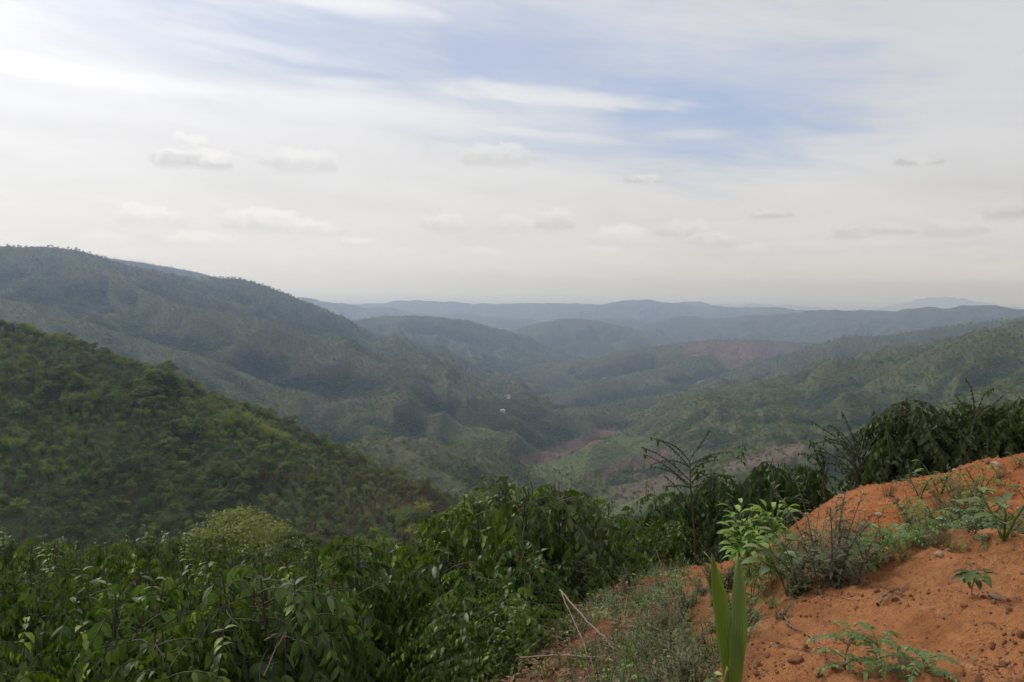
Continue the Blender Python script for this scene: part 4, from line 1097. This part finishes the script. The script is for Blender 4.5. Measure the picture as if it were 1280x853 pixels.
def broad(seed, n=34, h=.6, ll=.16, lw=.075, spread=.16, mat=M_young, stem=True, petiole=.08, droop=.9):
    """leafy sapling: big soft leaves round a few stems"""
    rg = np.random.default_rng(seed); lm = MB(); sm = MB(); BP = []; B = []; Dv = []; LL = []; AG = []
    k = np.linspace(0, 1, 5); S = []
    for j in range(3):
        a = j * 2.1; S.append(np.stack([np.cos(a) * spread * k ** 1.5, np.sin(a) * spread * k ** 1.5, h * (1 - .12 * j) * k - .04], -1))
    for i in range(n):
        P = S[i % 3]; f = .3 + .7 * rg.random() ** .7; st = np.array([np.interp(f, k, P[:, c]) for c in range(3)]); a = i * 2.4 + rg.normal() * .3
        e = np.array([math.cos(a), math.sin(a), .55 + .5 * (f > .85)]); pe = st + e * petiole * rg.uniform(.5, 1.3)
        BP.append(st + (pe - st) * k[:, None]); B.append(pe); Dv.append(e * [1, 1, .45] + rg.normal(size=3) * .15); LL.append(ll * rg.uniform(.65, 1.1)); AG.append(f * rg.uniform(.6, 1.1))
    tubes(sm, np.array(S), np.tile(.007 * (1 - .5 * k), (3, 1)), 5); tubes(sm, np.array(BP), np.full((len(BP), 5), .002), 3)
    N = len(B); LL = np.array(LL)
    leaves(lm, np.array(B), np.array(Dv), np.tile([0, 0, 1.0], (N, 1)) + rg.normal(size=(N, 3)) * .2, LL, LL * lw / ll, rg.uniform(.5, 1.3, N) * droop, rg.random(N), np.clip(AG, 0, 1), 6, .3)
    return withmat((lm.mesh('foliage'), sm.mesh('stem')), mat, mat)
def plant(name, ms, px, py, s, lb, cat, group=None, rz=None, dmin=2.0):
    """stand a plant where the ground shows at a photo pixel"""
    q = hit(px, py, dmin, 60)
    if q is None: return None
    p, d = q; nmz = ['foliage', 'stem'] if len(ms) == 2 else ['blades']
    return thing2(name, list(zip(nmz, ms)), (p[0], p[1], p[2] - .01), rgC.uniform(0, 6.28) if rz is None else rz, s, lb, cat, group)
# light green sapling beside the bank
plant('leafy_sapling', broad(400, 230, .62, .13, .055, .19, petiole=.14), 940, 748, (.62, .62, .82), 'light green leafy sapling with big soft leaves beside the palm seedling', 'sapling')
plant('leafy_sapling', broad(401, 26, .35, .11, .06, .14, M_weed), 985, 742, 1.0, 'small green sapling at the right foot of the light green one', 'sapling')
# tiny coffee seedling on the bare mound
def coffee_seedling():
    rg = np.random.default_rng(3); lm = MB(); sm = MB(); k = np.linspace(0, 1, 5); P = np.stack([.006 * np.sin(k * 4), 0 * k, .125 * k - .01], -1); tubes(sm, P[None], np.full((1, 5), .0025), 5)
    B = []; Dv = []; LL = []
    for i in range(26):
        a = i * 2.4; f = .7 + .3 * (i / 26); c = np.array([0, 0, .12 * f]) + np.array([math.cos(a), math.sin(a), .4]) * .012 * (1 + i % 3); B.append(c); Dv.append([math.cos(a), math.sin(a), .35 if i % 2 else .0]); LL.append(.062 * rg.uniform(.8, 1.15))
    B.append([.012, -.01, .10]); Dv.append([.25, -.2, -1]); LL.append(.06)
    N = len(B); LL = np.array(LL); leaves(lm, np.array(B), np.array(Dv), np.tile([0, 0, 1.], (N, 1)), LL, LL * .45, np.full(N, 1.0), rg.random(N), rg.random(N) * .8, 5, .2)
    return withmat((lm.mesh('foliage'), sm.mesh('stem')), M_coffee, M_twig)
plant('coffee_seedling', coffee_seedling(), 1216, 750, 1.15, 'tiny coffee seedling standing alone on the bare red mound', 'seedling')
plant('weed', broad(402, 9, .05, .05, .028, .02, M_weed, petiole=.02), 1196, 690, 1.0, 'tiny two leaved sprout on top of the near red mound', 'weed')
# bottom feather-leaved weed
plant('feathery_weed', pinnate(410, 12, .20, .17, 8, .034, .017), 1092, 850, 1.05, 'feather leaved light green weed at the bottom edge on the red mound', 'weed')
plant('feathery_weed', pinnate(411, 8, .14, .13, 7, .030, .015), 1150, 852, 1.1, 'feather leaved weed at the bottom edge right of the larger one', 'weed')
plant('feathery_weed', pinnate(412, 8, .20, .13, 7, .030, .016), 1060, 838, 1.1, 'feather leaved weed at the bottom edge left of the larger one', 'weed')
# herbs and weeds in the gully between the banks: (kind, px, base py, scale, label)
H1 = [herb(420 + i, 15, .36, .10, .055, .013, .013, .4, .7, whorl=3) for i in range(3)]
H2 = [herb(430 + i, 6, .30, .05, .06, .014, .016, .4, .8) for i in range(3)]
Wd_ = [broad(440 + i, 24, .22, .075, .035, .10, M_weed, petiole=.04) for i in range(3)]
Pn = [pinnate(450 + i, 10, .18, .20, 9, .036, .014) for i in range(3)]
Tf = [tuft(460 + i, 70, .26, .006, .07) for i in range(2)] + [tuft(465, 60, .22, .008, .07, M_weed)]
Ht = [herb(470 + i, 9, .42, .1, .055, .014, .016, .5, .8, M_weed) for i in range(2)]
GULLY = [(H1, 1041, 728, 1.15, 'dense grey green bushy herb standing at the foot of the far red bank'), (H2, 1003, 738, 1.1, 'thin upright grey herb between the sapling and the bushy herb'), (H1, 1074, 690, .85, 'grey green herb against the red bank right of the bushy herb'),
         (H2, 1020, 700, .8, 'sparse small herb on the face of the far red bank'), (Wd_, 1085, 712, .9, 'low leafy green weed in the gully right of the bushy herb'), (Pn, 1110, 696, .9, 'fern like weed low in the gully between the two mounds'),
         (H1, 1200, 655, 1.0, 'dark upright herb in the gully behind the near mound'), (Wd_, 1232, 655, 1.2, 'leafy green weed cluster in the gully right of the dark herb'), (Wd_, 1255, 672, 1.1, 'broad leaved weed at the right end of the gully'),
         (Pn, 1165, 672, 1.0, 'fern like weed in the gully left of the dark herb'), (Pn, 1215, 672, .9, 'fern like weed right under the dark herb'), (Wd_, 1150, 622, 1.0, 'light green weed on top of the far red bank in the middle'),
         (Wd_, 1175, 618, 1.2, 'bright leafy weed on the far bank below the dark shrubs'), (H2, 1110, 622, .8, 'dry looking small herb on the crest of the far red bank'), (Wd_, 1225, 618, 1.1, 'upright green weed on the bank below the right shrubs'),
         (H2, 1250, 600, .7, 'small herb on the highest red bank'), (Wd_, 1272, 586, .6, 'tiny green weed near the right edge on the highest bank'), (Tf, 1050, 612, .9, 'dry grass tuft on the left shoulder of the far bank'),
         (Ht, 1135, 655, .7, 'loose green weed in the gully behind the near mound'), (Tf, 1180, 640, 1.0, 'grass tuft among weeds on the far bank'), (Pn, 1195, 625, .8, 'fern like weed on the far bank below the tallest shrub')]
nmk = {id(H1): 'bushy_herb', id(H2): 'thin_herb', id(Wd_): 'leafy_weed', id(Pn): 'fern_like_weed', id(Tf): 'grass_tuft', id(Ht): 'tall_weed'}
for i, (vs, px, py, s, lb) in enumerate(GULLY):
    plant(nmk[id(vs)], vs[i % len(vs)], px, py, s * 1.3, lb, 'grass' if vs is Tf else ('herb' if vs in (H1, H2) else 'weed'))
# weedy patch between the coffee and the bank
grp = 'weeds of the patch between the coffee and the red bank'
for i in range(84):
    px = rgC.uniform(765, 935); py = rgC.uniform(728, 860)
    lim = 700 + (px - 770) * .05
    if px > 880 and py > 800: continue
    vs = [H2, Ht, Wd_, H1, Tf, Ht][rgC.integers(0, 6)]
    nm = nmk[id(vs)]
    lb = {'thin_herb': 'thin grey green herb', 'tall_weed': 'tall loose green weed', 'leafy_weed': 'low leafy green weed', 'bushy_herb': 'bushy grey green herb', 'grass_tuft': 'dry grass tuft'}[nm]
    plant(nm, vs[rgC.integers(0, len(vs))], px, py, rgC.uniform(.35, .85) * (.9 if vs is Wd_ else 1), lb + ' in the weedy patch between the coffee and the red bank', 'grass' if vs is Tf else ('herb' if vs in (H1, H2) else 'weed'), lb + 's of the weedy patch')
for i in range(46):
    t = rgC.random(); px = np.interp(t, [0, .3, .6, 1], [935, 1000, 1090, 1180]) + rgC.normal() * 12; py = np.interp(t, [0, .3, .6, 1], [775, 745, 702, 672]) + rgC.normal() * 6
    vs = [Pn, Wd_, Tf, H2][rgC.integers(0, 4)]; nm = nmk[id(vs)]
    lb = {'thin_herb': 'thin grey green herb', 'leafy_weed': 'low leafy green weed', 'fern_like_weed': 'small fern like weed', 'grass_tuft': 'dry grass tuft'}[nm]
    plant(nm, vs[rgC.integers(0, len(vs))], px, py, rgC.uniform(.3, .6), lb + ' along the upper edge of the near red mound', 'grass' if vs is Tf else ('herb' if vs is H2 else 'weed'), lb + 's edging the near mound')

# the weedy gully between the two mounds
for i in range(64):
    t = rgC.random(); px = 985 + 310 * t; D = np.interp(px, [985, 1040, 1100, 1180, 1300], [6.35, 6.5, 6.8, 7.0, 6.95]) + rgC.normal() * .22
    p = W(px, 700, D); g = gz1(p[0], p[1])
    vs = [Pn, Wd_, Wd_, H2, Ht, Tf, H1][rgC.integers(0, 7)]; nm = nmk[id(vs)]; ms = vs[rgC.integers(0, len(vs))]
    lb = {'thin_herb': 'thin grey green herb', 'leafy_weed': 'leafy green weed', 'fern_like_weed': 'fern like green weed', 'grass_tuft': 'dry grass tuft', 'tall_weed': 'tall loose green weed', 'bushy_herb': 'bushy grey green herb'}[nm]
    thing2(nm, list(zip(['foliage', 'stem'] if len(ms) == 2 else ['blades'], ms)), (p[0], p[1], g - .01), rgC.uniform(0, 6.28), rgC.uniform(.9, 1.55), lb + ' growing in the hollow between the two red mounds', 'grass' if vs is Tf else ('herb' if vs in (H1, H2) else 'weed'), lb + 's in the hollow')

# ------------------------------------------------------------------ palm seedling leaf
def palm_seedling():
    lm = MB(); p0 = W(918, 868, 2.35); g = gz1(p0[0], p0[1])
    def blade(pts, wmax, ag, side):
        P = np.array([W(*q) for q in pts]); k = np.linspace(0, 1, len(P)); t = np.linspace(0, 1, 26)
        C = np.stack([np.interp(t, k, P[:, c]) for c in range(3)], -1)
        for _ in range(3): C[1:-1] = (C[:-2] + 2 * C[1:-1] + C[2:]) / 4
        ncol = 13; s = np.linspace(-1, 1, ncol)
        w_ = wmax * .88 * np.interp(t, [0, .15, .45, .75, .92, 1], [.35, .7, 1, .78, .32, .03])
        cr = np.array([1.0, .25 * side, 0]); cr /= np.linalg.norm(cr); dp = np.array([0, 1.0, .1])
        V = C[:, None] + (w_[:, None, None] * .5 * s[None, :, None]) * cr + (np.where(np.arange(ncol) % 2, .0034, -.0034)[None, :, None] * (w_ / wmax)[:, None, None] + .012 * (s ** 2)[None, :, None]) * dp
        i = (np.arange(25) * ncol)[:, None] + np.arange(ncol - 1)[None]
        F = np.stack([i, i + 1, i + ncol + 1, i + ncol], -1)
        Cc = np.empty(V.shape); Cc[..., 0] = (np.arange(ncol) % 2 * .7 + .3 * s ** 2)[None]; Cc[..., 1] = np.clip(ag + .55 * np.abs(s)[None] ** 6 + .5 * (t > .95)[:, None], 0, 1); Cc[..., 2] = 1
        lm.add(V, F, Cc)
    blade([(917, 885, 2.40), (913, 840, 2.38), (907, 790, 2.36), (899, 740, 2.33), (891, 694, 2.28)], .060, .1, -1)
    blade([(919, 885, 2.36), (921, 840, 2.34), (925, 790, 2.35), (925, 740, 2.38), (923, 692, 2.42)], .066, .25, 1)
    blade([(914, 900, 2.36), (911, 870, 2.34), (910, 835, 2.33)], .036, .8, -1)
    me = lm.mesh('leaf'); o_ = np.array([p0[0], p0[1], g])
    v = np.empty(len(me.vertices) * 3, np.float32); me.vertices.foreach_get('co', v); me.vertices.foreach_set('co', (v.reshape(-1, 3) - o_).astype(np.float32).ravel())
    sm = MB(); k = np.linspace(0, 1, 6); top = W(917, 888, 2.38) - o_
    P = np.stack([top[0] * k, top[1] * k, (top[2] + .03) * k - .03], -1); tubes(sm, P[None], np.full((1, 6), .012) * (1 - .3 * k), 7)
    ms = withmat((me, sm.mesh('stalk')), M_palm, M_palm)
    thing2('palm_seedling', [('leaf', ms[0]), ('stalk', ms[1])], tuple(o_), 0, 1.0, 'two tall pointed pleated green blades of a palm seedling at the bottom edge', 'seedling')
palm_seedling()

# ------------------------------------------------------------------ dry sticks, clods and stones
def stick(pts, r, lb, name='dry_stick', mat=M_twig, twigs=0, seed=0, lift=.02, cat='stick'):
    rg = np.random.default_rng(seed); P = []
    for q in pts:
        if len(q) == 3: P.append(W(*q))
        else:
            h_ = hit(q[0], q[1], 2, 60); P.append(h_[0] + np.array([0, 0, lift]))
    P = np.array(P); k = np.linspace(0, 1, len(P)); t = np.linspace(0, 1, 16); C = np.stack([np.interp(t, k, P[:, c]) for c in range(3)], -1)
    for _ in range(2): C[1:-1] = (C[:-2] + 2 * C[1:-1] + C[2:]) / 4
    C[1:-1] += rg.normal(size=(14, 3)) * r * .5
    o_ = C[0].copy(); L = np.linalg.norm(C[-1] - C[0]); mb = MB(); r *= .72
    tubes(mb, (C - o_)[None], (r * (1 - .65 * t))[None], 6)
    for i in range(twigs):
        j = rg.integers(3, 14); e = nrm(rg.normal(size=3) + (C[-1] - C[0]) / L * 1.2 + [0, 0, .5]) * L * rg.uniform(.15, .4); kk = np.linspace(0, 1, 5)[:, None]
        tubes(mb, (C[j] - o_ + e * kk + rg.normal(size=(5, 3)) * .01 * kk)[None], (r * .45 * (1 - .7 * kk[:, 0]))[None], 4)
    ob = link(name, mb.mesh(name), mat); ob.location = o_; tag(ob, lb, cat); return ob
stick([(700, 738, 6.5), (735, 778, 5.8), (775, 815, 5.1), (795, 848, 4.7)], .011, 'long pale dry branch slanting down from the middle coffee clump', twigs=5, seed=1)
stick([(702, 742, 6.4), (728, 800, 5.6), (748, 850, 4.9)], .007, 'thin dry branch beside the long slanting one', twigs=4, seed=2)
stick([(650, 822, 5.8), (700, 818, 5.6), (760, 824, 5.0), (815, 845, 4.7)], .009, 'dry branch lying flat under the middle coffee clump', twigs=6, seed=3)
stick([(745, 842, 4.8), (790, 826, 4.9), (832, 812, 5.0)], .007, 'pale broken branch crossing the weeds at the bottom', twigs=3, seed=4)
for i in range(9):
    px = rgC.uniform(690, 880); py = rgC.uniform(770, 845); q = hit(px, py, 2, 40)
    if q is None: continue
    p, d = q; a = rgC.uniform(0, 6.28); L = rgC.uniform(.25, .6); r_ = rgC.uniform(.0025, .005); up = rgC.uniform(.05, .5)
    t_ = np.linspace(0, 1, 8)[:, None]; e_ = np.array([math.cos(a), math.sin(a) * .6, up]) * L; mb = MB()
    C_ = e_ * t_ + np.cumsum(rgC.normal(size=(8, 3)) * .012, 0) * t_; tubes(mb, C_[None], (r_ * (1 - .7 * t_[:, 0]))[None], 5)
    for k_ in range(4):
        c0 = C_[rgC.integers(2, 7)]; tubes(mb, (c0 + (e_ + rgC.normal(size=3) * L * .6) * .35 * np.linspace(0, 1, 4)[:, None])[None], np.full((1, 4), r_ * .5), 4)
    ob = link('dry_twig', mb.mesh('dry_twig'), M_twig); ob.location = (p[0], p[1], p[2] + .01); tag(ob, 'thin forked dry twig among the weeds beside the middle coffee clump', 'twig', 'dry twigs in the weedy patch')
stick([(880, 690, 7.2), (893, 705, 7.0), (903, 730, 6.8)], .006, 'thin dead stalk rising behind the palm seedling', twigs=2, seed=5)
stick([(1008, 795), (1022, 806), (1034, 817)], .0055, 'short pale straight stick lying on the red mound', seed=6, lift=.004)
stick([(978, 768), (985, 785), (1002, 797)], .009, 'curved brown root on the left edge of the red mound', mat=M_bark, seed=7)
stick([(1096, 762), (1108, 748), (1122, 741), (1126, 747)], .009, 'dark curled root lying on the red mound', name='curled_root', mat=M_bark, twigs=3, seed=8, cat='root')
stick([(330, 800, 6.4), (350, 792, 6.4), (385, 805, 6.3)], .010, 'grey dry branch caught in the coffee shrubs at the lower left', twigs=6, seed=9)
stick([(330, 845, 6.1), (345, 810, 6.2), (358, 790, 6.3)], .008, 'pale upright dry twig in the coffee shrubs at the lower left', twigs=4, seed=10)

M_clod = plain_mat('earth clod', (0.275, 0.122, 0.056), .95, .01, .5, 30)
M_stone = plain_mat('pale stone', (0.34, 0.24, 0.17), .9, .006, .5, 25)
def rock(seed, r=1.0):
    import bmesh
    rg = np.random.default_rng(seed); bm = bmesh.new(); bmesh.ops.create_icosphere(bm, subdivisions=3, radius=r)
    pl = nrm(rg.normal(size=(9, 3))); ds = rg.uniform(.55, .9, 9) * r
    for v in bm.verts:
        c = np.array(v.co)
        for n_, d_ in zip(pl, ds):
            q = c @ n_
            if q > d_: c = c - n_ * (q - d_) * .85
        c *= 1 + .08 * rg.normal() * .5
        v.co = (c[0] * 1.15, c[1], c[2] * .72)
    me = bpy.data.meshes.new('rock'); bm.to_mesh(me); bm.free(); me.polygons.foreach_set('use_smooth', np.ones(len(me.polygons), bool)); return me
RK = [rock(500 + i) for i in range(4)]; RS_ = [rock(510 + i) for i in range(4)]
for m_ in RK: m_.materials.append(M_clod)
for m_ in RS_: m_.materials.append(M_stone)
STONES = [(995, 827, 9, 'k', 'large round earth clod on the left part of the near red mound'), (1173, 695, 6, 's', 'pale stone near the top of the near red mound'), (1185, 688, 3, 's', 'small pale stone beside the larger one on the mound top'), (1243, 748, 6, 's', 'grey pink stone right of the coffee seedling'),
          (1130, 828, 8, 's', 'flat pale stone behind the feathery weed'), (1108, 802, 4, 's', 'small white stone on the near mound below the curled root'), (1230, 672, 5, 's', 'stone at the edge of the gully on the right'), (1066, 745, 4, 'k', 'small clod left of the curled root'),
          (1205, 758, 4, 'k', 'small dark clod at the foot of the coffee seedling'), (1262, 763, 4, 'k', 'brown clod right of the coffee seedling'), (1099, 645, 4, 's', 'pale stone on the face of the far red bank'), (1125, 634, 4, 's', 'white stone near the crest of the far red bank'),
          (1245, 583, 6, 's', 'flat pale stone on the crest of the highest bank'), (865, 850, 7, 'k', 'reddish clod among the weeds at the bottom'), (853, 830, 5, 's', 'pale stone among the weeds at the bottom')]
for i, (px, py, r, k, lb) in enumerate(STONES):
    q = hit(px, py + 1, 2, 40)
    if q is None: continue
    p, d = q; o_ = link('earth_clod' if k == 'k' else 'stone', (RK if k == 'k' else RS_)[i % 4]); rr = r * d / FPX
    o_.location = (p[0], p[1], p[2] + rr * .25); o_.scale = (rr,) * 3; o_.rotation_euler = (rgC.uniform(-.3, .3), rgC.uniform(-.3, .3), rgC.uniform(0, 6)); tag(o_, lb, 'clod' if k == 'k' else 'stone')

# crumbs of earth and pebbles, and the undergrowth: stuff
def proto(name, me): return bpy.data.objects.new(name, me)
n = 70000
a = rgC.uniform(R(-8), R(38), n); d = 2.6 + 12 * rgC.random(n) ** 1.5
P = np.stack([np.sin(a) * d, np.cos(a) * d], -1)
cl = fbm(P[:, 0], P[:, 1], .7, 3, 301)
kp = rgC.random(n) < np.clip(.25 + 2.2 * cl, .08, 1)
P = P[kp]; z = ground_z(P[:, 0], P[:, 1]); n = len(P)
s = .0028 + .009 * rgC.random(n) ** 6 + .022 * rgC.random(n) ** 60; s *= np.clip(np.hypot(P[:, 0], P[:, 1]) / 5, .8, 1.6)
scatter('pebbles', [proto('p', m_) for m_ in RK[:3] + RS_[:1]], np.c_[P, z + s * .2], np.stack([s, s, s], -1), rgC.uniform(0, 6, (n, 3)), np.where(rgC.random(n) < .06, 3, rgC.integers(0, 3, n)), 'crumbs of red earth and small pebbles strewn over the mounds')
# undergrowth: small weeds, dead leaves
def litter_leaf(seed):
    rg = np.random.default_rng(seed); mb = MB(); N = 14
    leaves(mb, rg.uniform(-.18, .18, (N, 3)) * [1, 1, .08], rg.normal(size=(N, 3)) * [1, 1, .15], np.tile([0, 0, 1.], (N, 1)) + rg.normal(size=(N, 3)) * .3, rg.uniform(.03, .085, N), rg.uniform(.012, .032, N), rg.uniform(-.6, 1.4, N), rg.random(N), rg.random(N) * .6, 3)
    return withmat((mb.mesh('l'),), M_litter)[0]
M_litter = leaf_mat('dead leaf', (0.10, 0.055, 0.030), (0.22, 0.14, 0.085), (0.2, .15, .09), .8, .15, .15, 1.1, .5)
LP = [litter_leaf(600 + i) for i in range(3)]
n = 9000
a = rgC.uniform(R(-38), R(37), n); d = 3.2 + 22 * rgC.random(n)
P = np.stack([np.sin(a) * d, np.cos(a) * d], -1); e_ = P[:, 0] - (0.55 + 0.06 * P[:, 1])
kp = (e_ < -.3) | ((e_ < .3) & (rgC.random(n) < .35)) | (d > 12.5)
P = P[kp]; n = len(P); z = ground_z(P[:, 0], P[:, 1])
scatter('leaf_litter', [proto('l', m_) for m_ in LP], np.c_[P, z + .012], np.full((n, 3), 1.0), np.stack([np.zeros(n), np.zeros(n), rgC.uniform(0, 6.28, n)], -1), rgC.integers(0, 3, n), 'dead leaves littering the ground under the coffee')
UP = [join_proto('u', m_) for m_ in (herb(700, 5, .16, .07, .03, .009, .014, mat=M_weed), herb(701, 5, .14, .08, .035, .012, .016), broad(702, 12, .08, .05, .026, .06, M_weed, petiole=.025), broad(703, 10, .06, .04, .022, .06, M_herb, petiole=.02))]
UP += [proto('u', tuft(704, 30, .12, .005, .06)[0]), proto('u', tuft(705, 30, .11, .005, .06, M_weed)[0])]
n = 30000
a = rgC.uniform(R(-2), R(37), n); d = 3.0 + 12 * rgC.random(n)
P = np.stack([np.sin(a) * d, np.cos(a) * d], -1)
z = ground_z(P[:, 0], P[:, 1])
# image-free test: weeds keep to the hollow between the mounds and to the patch by the coffee
hol = z - near_z(P[:, 0], P[:, 1])
zr = sum(ground_z(P[:, 0] + dx, P[:, 1] + dy) for dx, dy in ((1.0, 0), (-1.0, 0), (0, 1.0), (0, -1.0), (.7, .7), (-.7, .7), (.7, -.7), (-.7, -.7))) / 8
hollow = sstep(zr - z, .03, .16)
patch = (1 - sstep(P[:, 0] - (0.20 + .165 * P[:, 1]), .0, .5)) * .75
GL = np.array([W(960, 790, 5.6)[:2], W(1000, 762, 6.4)[:2], W(1095, 730, 6.8)[:2], W(1180, 712, 6.95)[:2], W(1330, 712, 6.9)[:2]])
dg = np.full(len(P), 99.)
for i in range(4):
    ab = GL[i + 1] - GL[i]; tt = np.clip(((P - GL[i]) @ ab) / (ab @ ab), 0, 1); dg = np.minimum(dg, np.hypot(*(P - GL[i] - tt[:, None] * ab).T))
hollow = np.maximum(hollow, 1.2 * (1 - sstep(dg, .2, .65)))
dens = np.clip(np.maximum(hollow * .9, patch * .8) * (.35 + 1.4 * fbm(P[:, 0], P[:, 1], .9, 3, 303)), 0, 1)
kp = rgC.random(n) < dens; P = P[kp]; z = z[kp]; n = len(P); s = rgC.uniform(.5, 1.3, n)
scatter('undergrowth', UP, np.c_[P, z - .005], np.stack([s, s, s], -1), rots(n, .1), rgC.integers(0, 6, n), 'low weeds and grass in the gully and beside the coffee')

# ------------------------------------------------------------------ far houses
M_wall = plain_mat('white wall', (.5, .49, .47), .8, None, .1, 2); M_roof = plain_mat('metal roof', (.42, .42, .44), .5, None, .3, 1); M_roof2 = plain_mat('dull roof', (.22, .17, .15), .6, None, .3, 1); M_win = plain_mat('dark window', (.03, .035, .04), .3, None, .1, 2)
def house(px, py, D0, lb, L=11, Wd2=7, H=3.2, rz=.4, roof=M_roof):
    q = hit(px, py, D0, 6000)
    if q is None: return
    p, d = q; e = bpy.data.objects.new('house', None); COL.objects.link(e); e.location = (p[0], p[1], p[2] + 3.0); e.rotation_euler = (0, 0, rz); tag(e, lb, 'house')
    a, b = L / 2, Wd2 / 2; V = [(-a, -b, -5), (a, -b, -5), (a, b, -5), (-a, b, -5), (-a, -b, H), (a, -b, H), (a, b, H), (-a, b, H), (-a, 0, H + 2), (a, 0, H + 2)]
    me = bpy.data.meshes.new('wall'); me.from_pydata(V, [], [(0, 1, 5, 4), (1, 2, 6, 9, 5), (2, 3, 7, 6), (3, 0, 4, 8, 7)]); link('wall', me, M_wall, e)
    o1 = .6; R1 = [(-a - o1, -b - o1, H - .35), (a + o1, -b - o1, H - .35), (a + o1, 0, H + 2.1), (-a - o1, 0, H + 2.1), (a + o1, b + o1, H - .35), (-a - o1, b + o1, H - .35)]
    R2 = [(x_, y_, z_ + .2) for x_, y_, z_ in R1]
    me = bpy.data.meshes.new('roof'); me.from_pydata(R1 + R2, [], [(3, 2, 1, 0), (5, 4, 2, 3), (6, 7, 8, 9), (9, 8, 10, 11), (0, 1, 7, 6), (4, 5, 11, 10), (1, 2, 8, 7), (2, 4, 10, 8), (3, 0, 6, 9), (5, 3, 9, 11)]); link('roof', me, roof, e)
    for x0 in (-a * .55, a * .55):
        y0 = -b - .03; me = bpy.data.meshes.new('window'); me.from_pydata([(x0 - .7, y0, .9), (x0 + .7, y0, .9), (x0 + .7, y0, 2.2), (x0 - .7, y0, 2.2), (x0 - .7, y0 + .02, .9), (x0 + .7, y0 + .02, .9), (x0 + .7, y0 + .02, 2.2), (x0 - .7, y0 + .02, 2.2)], [], [(0, 1, 2, 3), (0, 4, 5, 1), (3, 2, 6, 7), (0, 3, 7, 4), (1, 5, 6, 2)]); link('window', me, M_win, e)
    me = bpy.data.meshes.new('door'); me.from_pydata([(-.5, -b - .04, 0), (.5, -b - .04, 0), (.5, -b - .04, 2.1), (-.5, -b - .04, 2.1), (-.5, -b + .01, 0), (.5, -b + .01, 0), (.5, -b + .01, 2.1), (-.5, -b + .01, 2.1)], [], [(0, 1, 2, 3), (3, 2, 6, 7), (0, 3, 7, 4), (1, 5, 6, 2)]); link('door', me, M_win, e)
house(628, 516, 1500, 'brightest tiny white house at the bottom of the valley', 10, 6, 3.2)
house(636, 498, 1800, 'small dull roofed house farther up the valley', 8, 5, 2.6, -.5, M_roof2)
